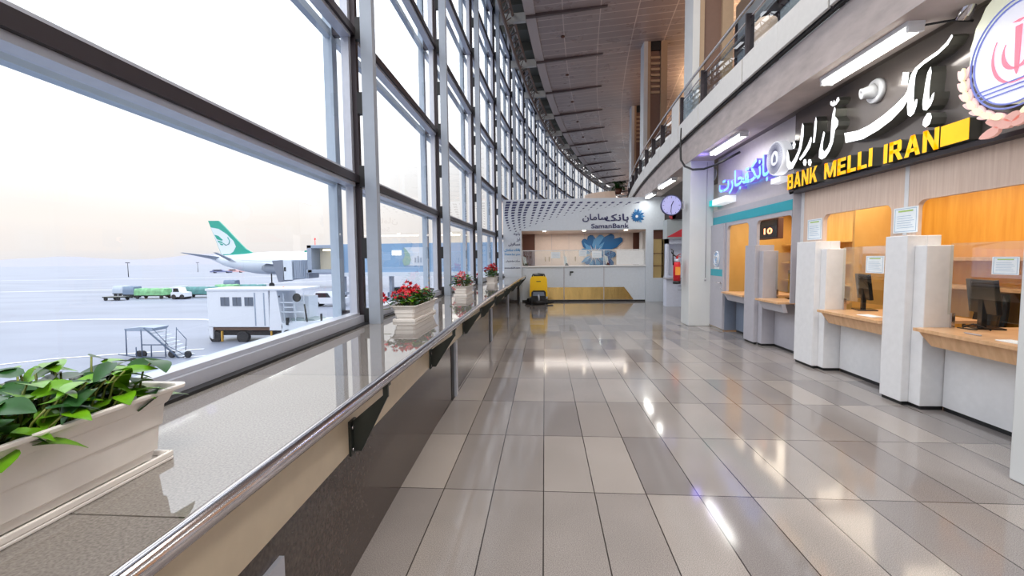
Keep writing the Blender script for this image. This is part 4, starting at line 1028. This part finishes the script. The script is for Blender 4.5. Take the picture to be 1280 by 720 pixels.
# ================================================================= SILL: handrail, planters
hr = thing('wall_handrail', FP(s_of_y(3), .8, .6), 'polished steel handrail on dark brackets along the window sill', 'railing')
SRA, SRB = s_of_y(-3), s_of_y(14.6)
b = MB(); b.tube([RP(SRA + (SRB + 1.0 - SRA) * i / 60) for i in range(61)], .0265, 16); b.build('rail', M_CHROME, hr)
for yb in (-2.6, -1.1, .4, 1.97, 3.62, 5.29, 6.88, 8.6, 10.4, 12.3, 14.1):
    s = s_of_y(yb); q0 = FP(s, DW(s) + .013, 0); rw = RP(s_of_y(yb / .905)).x - q0.x; tdir = (FP(s + .1, .7) - FP(s, .7)).normalized(); ndir = (FP(s, .8) - FP(s, .7)).normalized()
    br = MB()
    P = [q0 + ndir * 0 + Vector((0, 0, .60)), q0 + Vector((0, 0, .735)), q0 + ndir * (rw - .008) + Vector((0, 0, .872)), q0 + ndir * (rw + .010) + Vector((0, 0, .862)), q0 + ndir * .05 + Vector((0, 0, .60))]
    br.prism([p - tdir * .006 for p in P], tdir * .012)
    Mx = Matrix.Translation(q0) @ Matrix(((ndir.x, tdir.x, 0, 0), (ndir.y, tdir.y, 0, 0), (0, 0, 1, 0), (0, 0, 0, 1)))
    br.box(0, .012, -.035, .035, .585, .75, M=Mx)
    br.box(rw - .012, rw + .012, -.008, .008, .86, .924, M=Mx); br.box(rw - .018, rw + .018, -.022, .022, .913, .923, M=Mx)
    bo = br.build('bracket', M_BRK, hr)
    bb = MB()
    for zz in (.615, .72):
        bb.lathe(Mx @ Vector((.012, -.02, zz)), ndir, [(0, .009), (.008, .009)], 8)
    bb.build('bolt', M_CHROME, bo)

def planter(x, y0, y1, rz, label, zs=.88, W=.10, H=.155, flare=.03):
    """ribbed plastic trough with saucer, centred at x, from y0 to y1"""
    cy_ = (y0 + y1) / 2; L = (y1 - y0) / 2
    t = thing('planter_box', (x, cy_, zs), label, 'planter', rz=rz); Mx = WM[t.name]
    prof = [(.02, 0, 0), (.045, .004, 0), (.045, .010, 0), (H * .50, .014, 0), (H * .52, .020, 0), (H * .78, .024, 0), (H * .80, .030, 0), (H * .93, flare + .006, 0), (H * .95, flare + .022, 0), (H, flare + .024, 0), (H, flare + .008, 0), (H * .86, flare, 0)]
    b = MB(); rows = []
    for z, e_, _ in prof:
        hw, hl = W - .018 + e_, L - .03 + e_ * 1.3; c_ = .018; r = []
        for (sx_, sy_) in ((-1, -1), (1, -1), (1, 1), (-1, 1)):
            p1, p2 = Vector((sx_ * (hw - c_), sy_ * hl, z)), Vector((sx_ * hw, sy_ * (hl - c_), z))
            r += [p2, p1] if sx_ * sy_ > 0 else [p1, p2]
        rows.append([Mx @ v for v in r] + [Mx @ r[0]])
    b.grid(rows); bmesh.ops.remove_doubles(b.bm, verts=b.bm.verts[:], dist=.0005)
    b.build('trough', M_PLAST, t, bevel=.003)
    b = MB(); b.box(-W - .012, W + .012, -L, L, 0, .010, M=Mx)
    for a_ in ((-W - .012, -W - .002, -L, L), (W + .002, W + .012, -L, L), (-W, W, -L, -L + .01), (-W, W, L - .01, L)): b.box(*a_, .010, .028, M=Mx)
    b.build('saucer', M_PLAST, t, bevel=.003)
    b = MB(); b.box(-W + .012, W - .012, -L + .045, L - .045, H * .70, H * .80, M=Mx); b.build('soil', M_SOIL, t)
    return t, Mx, L
def leaf(mb, base, dirv, up, ln, wd, curl=.25, mi=0, fold=.2):
    d = dirv.normalized(); side = d.cross(up).normalized(); n_ = side.cross(d).normalized()
    rows = []
    for i in range(6):
        q = i / 5; w_ = wd * math.sin(PI * (q * .86 + .12)) ** .8 * (1.15 - .5 * q) if i < 5 else .002
        c_ = base + d * (ln * q) + n_ * (-curl * ln * q * q)
        rows.append([c_ + side * (w_ * k_) + n_ * (fold * w_ * abs(k_)) for k_ in (-1, -.5, 0, .5, 1)])
    mb.grid(rows, mi, True)
# near trough of pothos
t, Mx, L = planter(-1.305, .36, 1.29, 0.0, 'white plastic trough of glossy heart-leaved plants, nearest the camera on the sill', W=.115, H=.235, flare=.035)
rnd = random.Random(3)
b = MB(); st = MB()
for i in range(360):
    x = rnd.uniform(-.13, .15); y = rnd.uniform(-L + .02, L - .03); zt_ = rnd.uniform(.20, .31) if i % 5 else rnd.uniform(.29, .345)
    p = Mx @ Vector((x, y, zt_)); az = rnd.uniform(0, 2 * PI)
    dv = Vector((math.cos(az), math.sin(az), rnd.uniform(-.35, .35)))
    st.tube([Mx @ Vector((x * .6, y - .02, .18)), Mx @ Vector((x * .8, y - .01, zt_ - .03)), p], .0028, 5)
    leaf(b, p, dv, Vector((rnd.uniform(-.4, .4), rnd.uniform(-.4, .4), 1)), rnd.uniform(.055, .10), rnd.uniform(.022, .036), rnd.uniform(.1, .5), 0 if rnd.random() < .6 else 1)
for (y, x, z) in ((.445, .02, .30), (.40, -.02, .32), (.455, .10, .20), (.35, .06, .31)):
    p = Mx @ Vector((x, y, z)); leaf(b, p, Vector((.3, 1, .1)), Vector((0, 0, 1)), .085, .034, .3, 0)
    st.tube([Mx @ Vector((x * .7, y - .05, .18)), p], .003, 5)
b.build('foliage', [M_LEAF, M_LEAFD], t, recalc=False); st.build('stems', mat('stem_green', (120, 130, 60), .5), t)
# geranium troughs
def geranium(x, y0, y1, seed, n_leaf, heads, label, htop=.20, petal=M_RED, petal2=M_PINK):
    t, Mx, L = planter(x, y0, y1, 0, label, H=.165, W=.105)
    r_ = random.Random(seed); b = MB(); st = MB(); fr = MB()
    for i in range(n_leaf):
        xx, yy = r_.uniform(-.15, .13), r_.uniform(-L, L - .02); hz = .15 + htop * r_.uniform(.15, .75) * (1 - (yy / L) ** 2 * .4)
        p = Mx @ Vector((xx, yy, hz)); az = r_.uniform(0, 2 * PI); dv = Vector((math.cos(az), math.sin(az), r_.uniform(-.2, .5)))
        leaf(b, p, dv, Vector((0, 0, 1)), r_.uniform(.05, .085), r_.uniform(.03, .045), r_.uniform(.1, .5), 0 if r_.random() < .25 else 1, .35)
        if i % 3 == 0: st.tube([Mx @ Vector((xx * .6, yy * .92, .12)), p], .003, 5)
    for (hy, hx, hz, sz, pk) in heads:
        c_ = Mx @ Vector((hx, hy, hz)); st.tube([Mx @ Vector((hx * .5, hy * .85, .13)), c_], .0035, 5)
        for k in range(26):
            u = Vector((r_.gauss(0, 1), r_.gauss(0, 1), r_.gauss(.3, 1))).normalized()
            leaf(fr, c_ + u * sz * .55, u + Vector((r_.uniform(-.6, .6), r_.uniform(-.6, .6), 0)), Vector((r_.uniform(-1, 1), r_.uniform(-1, 1), 1)), sz * .75, sz * .32, .3, 1 if pk else 0)
    b.build('foliage', [M_LEAF, M_LEAFD], t, recalc=False); st.build('stems', mat('stem_green', (120, 130, 60), .5), t)
    fr.build('blossoms', [petal, petal2], t, recalc=False)
geranium(-1.41, 4.33, 5.17, 5, 190, [(-.42, -.22, .24, .05, 0), (-.40, -.10, .27, .035, 0), (-.30, -.05, .27, .05, 0), (-.18, .02, .27, .055, 0), (-.12, -.08, .30, .045, 0), (0, .0, .30, .05, 1), (.08, -.02, .28, .045, 0), (.2, .05, .26, .04, 0), (.33, .03, .25, .05, 1), (.38, -.03, .24, .045, 0), (.1, -.12, .34, .05, 0), (-.02, -.05, .29, .045, 0), (.25, -.06, .27, .04, 1), (-.44, -.3, .12, .03, 1)],
         'white trough of red geraniums by the first steel window post')
geranium(-1.44, 7.45, 8.2, 8, 120, [(-.25, -.05, .33, .05, 1), (-.33, -.02, .22, .045, 1), (-.1, 0, .36, .05, 1), (-.2, .03, .28, .045, 1), (.3, .06, .20, .05, 1), (-.36, -.1, .13, .035, 0), (0, -.05, .38, .04, 0)],
         'white trough of pale pink geraniums by the second steel window post', .26)
geranium(-1.36, 11.1, 11.8, 11, 150, [(-.25, -.02, .42, .07, 0), (-.12, .04, .46, .07, 0), (-.35, -.12, .36, .06, 0), (-.3, -.3, .20, .075, 0), (.05, .0, .44, .055, 0), (-.2, .1, .38, .06, 0)],
         'small white trough of tall red geraniums near the white booth', .36)
# plants on the far landing
t = thing('potted_plant', (3.3, 20.9, 4.32), 'dark green potted plant on the curved landing above the white booth', 'plant')
b = MB(); b.lathe((3.3, 20.4, 4.32), (0, 0, 1), [(0, .12), (.25, .17), (.25, .14)], 16); b.build('pot', M_BROWN, t)
b = MB(); r_ = random.Random(4)
for i in range(90):
    az = r_.uniform(0, 2 * PI); leaf(b, Vector((3.3 + r_.uniform(-.2, .2), 20.4 + r_.uniform(-.2, .2), 4.5 + r_.uniform(0, .4))), Vector((math.cos(az), math.sin(az), r_.uniform(-.3, .6))), Vector((0, 0, 1)), .26, .06, .4, 0)
b.build('foliage', M_LEAFD, t, recalc=False)
# armchair by the balcony glass
t = thing('tub_chair', (3.42, 7.42, 4.03), 'cream tub chair with black legs behind the balcony glass', 'chair')
b = MB(); b.lathe((3.42, 7.42, 4.45), (0, 0, 1), [(0, .10), (.04, .13), (.30, .17), (.60, .19), (.68, .18), (.68, .14), (.25, .11)], 24); b.build('shell', mat('tub_cream', (222, 196, 176), .5), t)
for k in range(4):
    q = k * PI / 2 + .6; b = MB(); b.tube([(3.42 + .1 * math.cos(q), 7.42 + .1 * math.sin(q), 4.47), (3.42 + .19 * math.cos(q), 7.42 + .19 * math.sin(q), 4.03)], .015, 8); b.build('leg', M_BLACK, t)
# ================================================================= THE APRON OUTSIDE
ZA = -4.5
M_APR = mat('apron_concrete', (128, 134, 150), .5, noise=(.06, .22, (1, 3.2, 1)))
b = MB(); b.grid([[Vector((x, y, ZA)) for x in (-1800, -900, -300, -100, -2.6)] for y in (-300, -60, 0, 60, 140, 400, 1600)])
struct('ground_apron', b, M_APR)
b = MB(); b.box(-2.6, -2.0, -9, 75, ZA, .62); struct('wall_facade_base', b, M_EXT)
b = MB()
def mark(pts, w):
    P = [at(px, py, Z=ZA + .02) for px, py in pts]
    for p, q in zip(P, P[1:]):
        d = (q - p).normalized(); n_ = Vector((-d.y, d.x, 0)) * w / 2
        b._add([p - n_, p + n_, q + n_, q - n_], ((0, 1, 2, 3),))
mark([(-40, 404), (40, 401), (120, 399), (250, 399), (300, 402)], .5)
mark([(-20, 458), (60, 449), (140, 443), (255, 436)], .28)
mark([(0, 365), (60, 364), (150, 362), (290, 357), (430, 350)], 1.0)
mark([(0, 351), (200, 348), (420, 344)], 1.4)
mark([(230, 447), (300, 440), (420, 436)], .18)
struct('apron_marking', b, mat('line_paint', (226, 226, 230), .5))
# faint hills beyond the field
b = MB(); r_ = random.Random(2); rows = [[], []]
for i in range(90):
    q = PI * .47 + PI * .62 * i / 89; R_ = 1500
    h = 8 + 26 * (.5 + .5 * math.sin(i * .21)) * (.6 + .4 * math.sin(i * .57 + 1)) + r_.uniform(0, 3)
    for row, z, k in ((rows[0], ZA - 1, 1), (rows[1], ZA + h, 1.12)): row.append(Vector((R_ * k * math.cos(q), R_ * k * math.sin(q), z)))
b.grid(rows, smooth=True); struct('hills', b, mat('hazy_hills', (156, 156, 168), .9))

M_AW = mat('aircraft_white', (216, 224, 234), .3); M_AG = mat('aircraft_green', (40, 158, 138), .35)
M_AGR = mat('aircraft_grey', (150, 158, 172), .35); M_GSE = mat('vehicle_white', (216, 220, 228), .35)
M_TYRE = mat('tyre', (38, 38, 42), .7); M_JET = mat('bridge_grey', (146, 158, 176), .45)
M_JETL = mat('bridge_light', (206, 214, 224), .4)
# ---- airliner seen from behind its tail
YP = 100.0
def P_(px, py, dy=0): return at(px, py, Y=YP + dy)
ap = thing('airliner', P_(330, 360), 'white airliner with green tail fin parked behind the boarding bridge', 'aeroplane')
zc = P_(345, 329).z; x0 = P_(262, 320).x
b = MB()
prof = [(0, .25, .9), (1.5, .7, .8), (4, 1.3, .45), (8, 2.0, .15), (12, 2.5, .02), (16, 2.7, 0), (34, 2.7, 0), (40, 2.5, -.1), (43, 1.8, -.3), (45, .9, -.5), (46, .1, -.6)]
rings = []
for dx, r_, dz in prof:
    rings.append([b.bm.verts.new((x0 + dx, YP + r_ * math.cos(2 * PI * k / 28), zc + dz * 1.6 + r_ * math.sin(2 * PI * k / 28))) for k in range(28)])
for A, B_ in zip(rings, rings[1:]):
    for k in range(28):
        f = b.bm.faces.new((A[k], A[(k + 1) % 28], B_[(k + 1) % 28], B_[k])); f.smooth = True
b.bm.faces.new(rings[0][::-1]); b.bm.faces.new(rings[-1]); b.build('fuselage', M_AW, ap)
fin = [(260, 276), (273, 276), (283, 286), (298, 302), (307, 311), (319, 318), (277, 319)]
b = MB(); b.prism([P_(x, y, -.2) for x, y in fin], (0, .4, 0)); b.build('tail_fin', M_AG, ap)
b = MB(); b.prism([P_(x, y, -.22) for x, y in ((263.5, 284.4), (273, 286), (283.3, 292.7), (291.7, 301), (294.8, 308.3), (291.7, 314.6), (287.5, 317.5), (277, 318))], (0, .44, 0)); b.build('fin_emblem_field', M_AW, ap)
b = MB()
for pl in (((267.7, 293.3), (272.9, 294.8), (278.5, 300), (277, 301), (271, 299)), ((271.5, 300.5), (278, 302.3), (278.5, 304), (273, 303)), ((274, 304), (279, 305), (278, 307), (275.5, 306))): b.prism([P_(x, y, -.25) for x, y in pl], (0, .03, 0))
b.tube([P_(x, y, -.25) for x, y in ((284.5, 296.5), (287, 301), (286, 305), (282.5, 306.5), (279, 304))], .09, 6); b.build('swan_emblem', M_AG, ap)
def wing(name, pts, th, m_): b = MB(); b.prism(pts, (0, 0, th)); b.build(name, m_, ap)
a0 = P_(272, 320); wing('tailplane', [a0 + Vector(v) for v in ((0, 2, 0), (4, 2, 0), (1.5, 9, .5), (-1, 9, .5))], .2, M_AGR)
b = MB(); b.prism([P_(225, 316, -6), P_(228, 315.6, -6), P_(274, 321, -1), P_(280, 327, 0), P_(268, 324.5, -1)], (0, .5, 0)); b.build('tailplane', M_AGR, ap)
b = MB(); b.prism([P_(266, 315.5, -5), P_(270, 315.5, -5), P_(289, 324, -2), P_(296, 328, -2), P_(286, 326, -2)], (0, .5, 0)); b.build('tailplane', M_AGR, ap)
b = MB(); b.prism([P_(294, 324.5, -8), P_(350, 327, -4), P_(380, 334, -3), P_(342, 330.5, -7)], (0, .6, 0)); b.build('wing', M_AGR, ap)
b = MB(); c = P_(337, 335, -5); b.lathe(c, (1, 0, 0), [(-1.5, .6), (-.5, 1.1), (2, 1.25), (3.4, 1.1), (3.5, .8)], 20); b.build('engine', M_AGR, ap)
for dx in (16, 33):
    b = MB(); b.tube([(x0 + dx, YP - 1.4, zc - 2.4), (x0 + dx, YP - 1.4, ZA + .5)], .14, 8)
    b.lathe((x0 + dx, YP - 1.7, ZA + .55), (0, 1, 0), [(0, .55), (.5, .55)], 16)
    b.build('landing_gear', M_TYRE, ap)
b = MB(); b.prism([P_(381, 313.2, -2.8), P_(388, 312.5, -2.8), P_(388, 314.5, -2.8), P_(380, 315.3, -2.8)], (0, .1, 0)); b.build('green_mark', M_AG, ap)

# ---- boarding bridge
YJ = 62.0
def J_(px, py, dy=0): return at(px, py, Y=YJ + dy)
def qbox(mb, pa, pb, dy0, dy1, mi=0):
    a, c = J_(*pa), J_(*pb); mb.box(min(a.x, c.x), max(a.x, c.x), YJ + dy0, YJ + dy1, min(a.z, c.z), max(a.z, c.z), mi)
jb = thing('boarding_bridge', J_(400, 395), 'grey boarding bridge with cab and open lit tunnel beside the airliner', 'boarding bridge')
b = MB(); b.prism([J_(340, 326), J_(353.5, 325), J_(355.5, 350), J_(348, 352.5)], (0, 3.5, 0)); b.build('bellows', mat('bellows_grey', (120, 126, 140), .7), jb)
b = MB(); qbox(b, (353, 325), (365.5, 350), 0, 3.4); b.build('cab', M_JETL, jb, bevel=.05)
b = MB(); qbox(b, (355, 334), (357.5, 339), -.05, .1); b.build('cab_window', M_SCREEN, jb)
b = MB(); qbox(b, (365.5, 325.5), (385, 348), .2, 3.2)
for i in range(8): qbox(b, (366.5 + i * 2.3, 325.2), (367.2 + i * 2.3, 348.3), .1, 3.3)
b.build('telescopic_tunnel', M_JET, jb)
b = MB(); qbox(b, (384, 306.5), (424, 310), -.2, 4); qbox(b, (384, 306.5), (391, 341), -.2, 4); qbox(b, (417, 306.5), (424.5, 341), -.2, 4); qbox(b, (384, 337), (424, 341), -.2, 4); b.build('tunnel_frame', M_JET, jb, bevel=.05)
b = MB(); qbox(b, (390, 309), (418, 338), 2.2, 2.5); b.build('tunnel_back', mat('cream_lining', (238, 228, 204), .6), jb)
b = MB(); qbox(b, (400, 311.5), (413, 313.5), .8, 1.2); b.build('lamp', emat('warm_lamp', (255, 236, 190), 2), jb)
for px in (394, 419):
    b = MB(); q = J_(px, 306.5, 1); b.tube([q, q + Vector((0, 0, .8))], .05, 6); b.lathe(q + Vector((0, 0, .8)), (0, 0, 1), [(0, .13), (.25, .1)], 10); b.build('beacon', mat('beacon_red', (220, 60, 60), .4, emit=(255, 60, 50), es=.6), jb)
b = MB(); qbox(b, (416, 341), (420, 372), .8, 1.6); qbox(b, (422, 341), (425, 372), 1.8, 2.4); qbox(b, (412, 366), (430, 369), .6, 2.6); b.build('support_leg', M_JET, jb)
for px in (415, 426):
    b = MB(); b.lathe(J_(px, 372.5, .4), (0, 1, 0), [(0, .62), (.6, .62)], 16); b.build('support_wheel', M_TYRE, jb)
b = MB(); qbox(b, (424.5, 305), (720, 341), 1, 4); b.build('fixed_tunnel', mat('bridge_blue', (132, 164, 196), .45), jb)
b = MB(); qbox(b, (428, 341), (720, 343.5), .6, 4.2); b.build('tunnel_ledge', M_JETL, jb)
for px in (480, 560, 640):
    b = MB(); qbox(b, (px, 343), (px + 5, 389), 2, 3); b.build('tunnel_pier', M_JET, jb)
b = MB(); qbox(b, (487, 313), (499, 319), .9, 1); b.build('tunnel_window', emat('tunnel_light', (255, 244, 214), .9), jb)
b = MB()
b.prism([J_(x, y, .9) for x, y in ((504.5, 309.5), (508, 312), (512, 318), (513.5, 325), (511, 331), (505, 332), (503, 326), (506, 320))], (0, .1, 0)); b.build('green_emblem', mat('pale_green_print', (150, 176, 160), .5), jb)
b = MB(); qbox(b, (503, 309), (534, 332), .96, 1.0); b.build('pale_panel', M_JETL, jb)
b = MB()
for i, px in enumerate((516, 519.5, 523, 526.5)): qbox(b, (px, 322 - i % 2 * 2), (px + 1.6, 328), .88, .96)
b.build('panel_letters', M_JET, jb)
# ---- far control tower
b = MB(); b.box(-30.5, -27.5, 150, 153, ZA, 7.0); b.box(-32.0, -26.0, 148.5, 154.5, 7, 9.6); b.box(-31.2, -26.8, 149, 154, 9.6, 11)
tag(b.build('control_tower', mat('tower_cream', (226, 214, 194), .6)), 'cream tower beyond the bridge, seen between the second and third steel posts', 'tower')

# ---- high-lift truck
YT = 31.2
def T_(px, py, dy=0): return at(px, py, Y=YT + dy)
def tbox(mb, pa, pb, dy0, dy1, mi=0):
    a, c = T_(*pa), T_(*pb); mb.box(min(a.x, c.x), max(a.x, c.x), YT + dy0, YT + dy1, min(a.z, c.z), max(a.z, c.z), mi)
tr = thing('high_lift_truck', T_(310, 429), 'white high-lift truck with three square windows parked on the apron', 'truck')
b = MB(); tbox(b, (258, 362.5), (337, 409), 0, 2.5); b.build('van_body', M_GSE, tr, bevel=.04)
b = MB(); b.prism([T_(337, 362), T_(345, 362), T_(353, 409), T_(352, 413), T_(337, 413)], (0, 2.5, 0)); b.build('front_bulkhead', M_GSE, tr)
b = MB(); tbox(b, (256.5, 360.8), (378, 363), -.06, 2.56); b.build('roof_panel', M_GSE, tr, bevel=.02)
for px in (275.5, 290.5, 305.5):
    b = MB(); tbox(b, (px, 371.5), (px + 11.3, 382.5), -.03, .02); o_ = b.build('window', mat('truck_window', (96, 104, 118), .15), tr)
    b = MB(); tbox(b, (px + 5.3, 371.5), (px + 6, 382.5), -.045, -.03); b.build('window_bar', M_BRK, o_)
b = MB()
for px in (318.5, 330): tbox(b, (px, 366), (px + .8, 407), -.03, 0)
b.build('door_line', M_JET, tr)
b = MB(); tbox(b, (259, 409), (352, 413), .1, 2.4); b.build('sub_frame', mat('truck_brown', (96, 74, 62), .6), tr)
b = MB(); tbox(b, (262, 413), (352, 420), .3, 2.2); tbox(b, (344, 404), (354, 420), .2, 2.3); b.build('chassis', M_TYRE, tr)
b = MB(); b.prism([T_(260, 409), T_(266, 409), T_(266, 424), T_(263, 422)], (0, .3, 0)); b.build('mudguard', M_GSE, tr)
for px in (266, 300, 349):
    for dy in (.15, 1.95):
        b = MB(); b.lathe(T_(px + 3, 421.5, dy), (0, 1, 0), [(0, .40), (.04, .47), (.30, .47), (.34, .40)], 20); b.build('wheel', M_TYRE, tr)
for px in (276, 338):
    b = MB(); tbox(b, (px, 414), (px + 2, 427), .0, .15); b.build('outrigger', mat('outrigger_yellow', (206, 160, 70), .5), tr)
b = MB(); tbox(b, (356, 372), (378, 408), 1.0, 2.4); b.build('crew_cab', M_JETL, tr)
b = MB()
for (p, q) in (((345, 366), (346.5, 410)), ((352, 366), (353.5, 410)), ((366, 366), (367.5, 410)), ((377, 366), (378.5, 400)), ((345, 378), (378, 379)), ((345, 390), (378, 391)), ((352, 384), (366, 385)), ((366, 372), (378, 373)), ((345, 402), (378, 403))): tbox(b, p, q, .2, .32)
b.build('lift_frame', M_JETL, tr)
b = MB(); b.lathe(T_(371, 372, .1), (0, -1, 0), [(0, .32), (.05, .30)], 18); b.build('round_fan', M_SCREEN, tr)
for py in (370, 380):
    b = MB(); tbox(b, (341, py), (347, py + 8), .15, .3); b.build('control_box', M_SCREEN, tr)
b = MB(); b.prism([T_(352, 404), T_(400, 401), T_(403, 407), (T_(398, 413)), T_(352, 420)], (0, 2.2, 0)); b.build('front_platform', M_JETL, tr)
b = MB(); b.prism([T_(364, 398, .3), T_(392, 399, .3), T_(400, 404, .3), T_(366, 405, .3)], (0, 1.6, 0)); b.build('hatch', mat('hatch_green_grey', (120, 136, 140), .5), tr)
b = MB(); b.tube([T_(384, 402), T_(382, 390), T_(380.5, 380)], .06, 6); tbox(b, (358, 397), (361, 406), -.1, .1); tbox(b, (401, 392), (402.5, 402), -.1, .1); b.build('mirror_arm', M_SCREEN, tr)
b = MB(); b.lathe(T_(354.5, 360.8, 1), (0, 0, 1), [(0, .08), (.16, .07)], 12); b.build('beacon', mat('beacon_orange', (240, 110, 60), .4, emit=(255, 110, 50), es=.5), tr)
for q_ in (T_(360, 419, 0), T_(378, 417, 0)):
    b = MB(); b.lathe(q_, (0, 1, 0), [(0, .41), (.3, .41)], 20); b.build('front_wheel', M_TYRE, tr)

# ---- passenger steps trolley
YS = 26.0
def C_(px, py, dy=0): return at(px, py, Y=YS + dy)
cs = thing('service_steps', C_(195, 450), 'wheeled maintenance platform with a sloping stair on the apron', 'steps')
M_RAILB = mat('steps_blue_grey', (88, 102, 124), .5, .2)
b = MB(); b.prism([C_(155, 411), C_(175, 409), C_(193, 410), C_(190, 414), C_(156, 414)], (0, 1.1, 0)); b.build('platform', M_JET, cs)
b = MB(); tb = lambda p, q, r=.035, dy=0: b.tube([C_(*p, dy), C_(*q, dy)], r, 6)
for dy in (0, 1.1):
    for p, q in (((157, 412), (158.5, 444)), ((176, 412), (178, 446)), ((189, 432), (189.5, 448)), ((170, 434), (171, 446)), ((148, 443), (178, 447)), ((178, 431), (206, 431)), ((206, 431), (207.5, 446)), ((178, 446), (207, 447))): tb(p, q, .035, dy)
b.build('frame', M_RAILB, cs)
b = MB()
for dy in (0, 1.1):
    for p, q in (((190, 410), (210, 431)), ((207, 431), (232, 444)), ((207, 432), (208, 411)), ((220, 437), (220.5, 409)), ((221, 411), (233, 424)), ((233, 424), (232, 438))): tb(p, q, .022, dy)
b.build('handrail', M_RAILB, cs)
for i in range(9):
    q = i / 8; b = MB(); c = C_(184 + 38 * q, 413 + 33 * q); b.box(c.x - .12, c.x + .30, YS + .05, YS + 1.05, c.z - .02, c.z + .02); b.build('tread', M_JETL, cs)
for dy in (0, 1.1):
    b = MB(); b.tube([C_(180, 410, dy), C_(224, 448, dy)], .05, 6); b.build('stringer', M_RAILB, cs)
for (px, py) in ((173, 447), (178, 445.5), (214, 450.5), (234, 446)):
    b = MB(); c = C_(px, py); c.z = ZA + .22; b.lathe(c, (0, 1, 0), [(0, .17), (.03, .22), (.13, .22), (.16, .17)], 18); b.build('wheel', M_TYRE, cs)

# ---- baggage carts in rows
def cart(pa, pb, yd, cover, label, grp=None, flat=False):
    a, c = at(*pa, Y=yd), at(*pb, Y=yd); x0_, x1_ = a.x, c.x; zt_ = a.z
    t = thing('baggage_cart', ((x0_ + x1_) / 2, yd, ZA), label, 'cart', grp)
    b = MB(); b.box(x0_, x1_, yd, yd + 1.8, ZA + .45, ZA + .62); b.tube([(x0_ - .9, yd + .9, ZA + .45), (x0_, yd + .9, ZA + .5)], .06, 6); b.build('deck', M_BRK, t)
    if not flat:
        b = MB(); n = 8; rows = []
        for i in range(n + 1):
            x = x0_ + (x1_ - x0_) * i / n; sg = .06 * math.sin(i * 2.1)
            rows.append([Vector((x, yd - .03, ZA + .6)), Vector((x, yd - .02 + sg, (zt_ + ZA + .6) / 2)), Vector((x, yd + .15, zt_ + sg)), Vector((x, yd + 1.65, zt_ + sg)), Vector((x, yd + 1.83, ZA + .6))])
        b.grid(rows, smooth=True); b._add(rows[0], ((0, 1, 2, 3, 4),)); b._add(rows[-1], ((4, 3, 2, 1, 0),)); b.build('cover', cover, t)
    for xx in (x0_ + .5, x1_ - .5):
        for dy in (.0, 1.6):
            b = MB(); b.lathe((xx, yd + dy, ZA + .28), (0, 1, 0), [(0, .28), (.2, .28)], 14); b.build('wheel', M_TYRE, t)
M_CVG = mat('green_cover', (120, 176, 128), .6, noise=(1.3, .5)); M_CVB = mat('blue_grey_cover', (112, 130, 152), .6); M_CVL = mat('pale_cover', (176, 186, 200), .6)
M_CVT = mat('teal_cover', (84, 136, 136), .6, noise=(1.3, .4))
cart((127, 364), (150, 364), 66, M_CVB, 'empty flat baggage cart at the left end of the cart row', flat=True)
cart((140, 358), (152, 358), 74, M_CVL, 'pale covered baggage cart behind the empty flat cart')
cart((153, 358.5), (166, 358.5), 71, M_CVB, 'blue-grey covered baggage cart left of the green ones')
cart((167, 361), (204, 361), 69, M_CVG, 'green patterned covered cart, leftmost of the green covered ones')
cart((205, 363), (211, 363), 73, M_CVG, 'short green cart end behind the leftmost green cart')
cart((215, 358), (226, 358), 72, M_CVL, 'pale covered baggage cart between two green covered carts')
cart((228, 359), (264, 359), 71, M_CVT, 'dark teal covered cart left of the high-lift truck')
cart((268, 356), (292, 356), 78, M_CVG, 'green covered cart behind the high-lift truck roof, left one')
cart((296, 356), (326, 356), 80, M_CVT, 'teal covered cart behind the high-lift truck roof, right one')
cart((279, 350.5), (293, 350.5), 92, M_CVB, 'small dark blue cart farther out below the airliner tail')
# small tug and far vehicle group
def tug(px, py, yd, w, mt, label, name='tow_tractor'):
    c = at(px, py, Y=yd); c.z = ZA
    t = thing(name, c, label, 'vehicle')
    b = MB(); b.prism([c + Vector((x, 0, z)) for x, z in ((-w, .4), (w, .4), (w, 1.1), (w * .3, 1.2), (w * .1, 1.9), (-w * .7, 1.9), (-w * .8, 1.2), (-w, 1.1))], (0, 1.5, 0)); b.build('body', mt, t, bevel=.06)
    b = MB(); b.prism([c + Vector((x, -.02, z)) for x, z in ((w * .22, 1.22), (w * .06, 1.8), (-w * .6, 1.8), (-w * .65, 1.22))], (0, 1.54, 0)); b.build('windows', M_SCREEN, t)
    for xx in (-w * .6, w * .6):
        b = MB(); b.lathe(c + Vector((xx, -.05, .4)), (0, 1, 0), [(0, .4), (1.6, .4)], 14); b.build('wheel', M_TYRE, t)
tug(222, 366, 68, 1.2, M_GSE, 'small white tow tractor coupled before the teal covered cart')
tug(408, 366, 56, 2.4, M_GSE, 'low white ground vehicle under the boarding bridge')
tug(275, 334, 230, 6, mat('far_blue', (116, 122, 160), .5), 'far blue grey vehicle on the airfield below the tailplane')
tug(293, 334, 236, 5, mat('far_pink', (226, 182, 182), .5), 'far pinkish vehicle beside the blue grey one on the airfield')
tug(505, 352, 66, 2.6, mat('car_blue', (92, 116, 150), .4), 'blue vehicle under the bridge seen above the red geraniums')
# lamp masts out on the field
for (px, y0p, y1p, yd, lab) in ((160.5, 329, 344, 180, 'lamp mast on the airfield above the cart row'), (247.5, 328.5, 340, 260, 'lamp mast on the airfield left of the airliner tail')):
    c = at(px, y1p, Y=yd); top = at(px, y0p, Y=yd); c.z = ZA
    t = thing('lamp_mast', c, lab, 'lamp mast')
    b = MB(); b.tube([c, (c.x, c.y, top.z)], .16, 8, r1=.1); b.build('pole', M_BRK, t)
    b = MB(); b.box(c.x - .9, c.x + .9, c.y - .2, c.y + .2, top.z, top.z + .3); b.build('lamp_head', M_BRK, t)
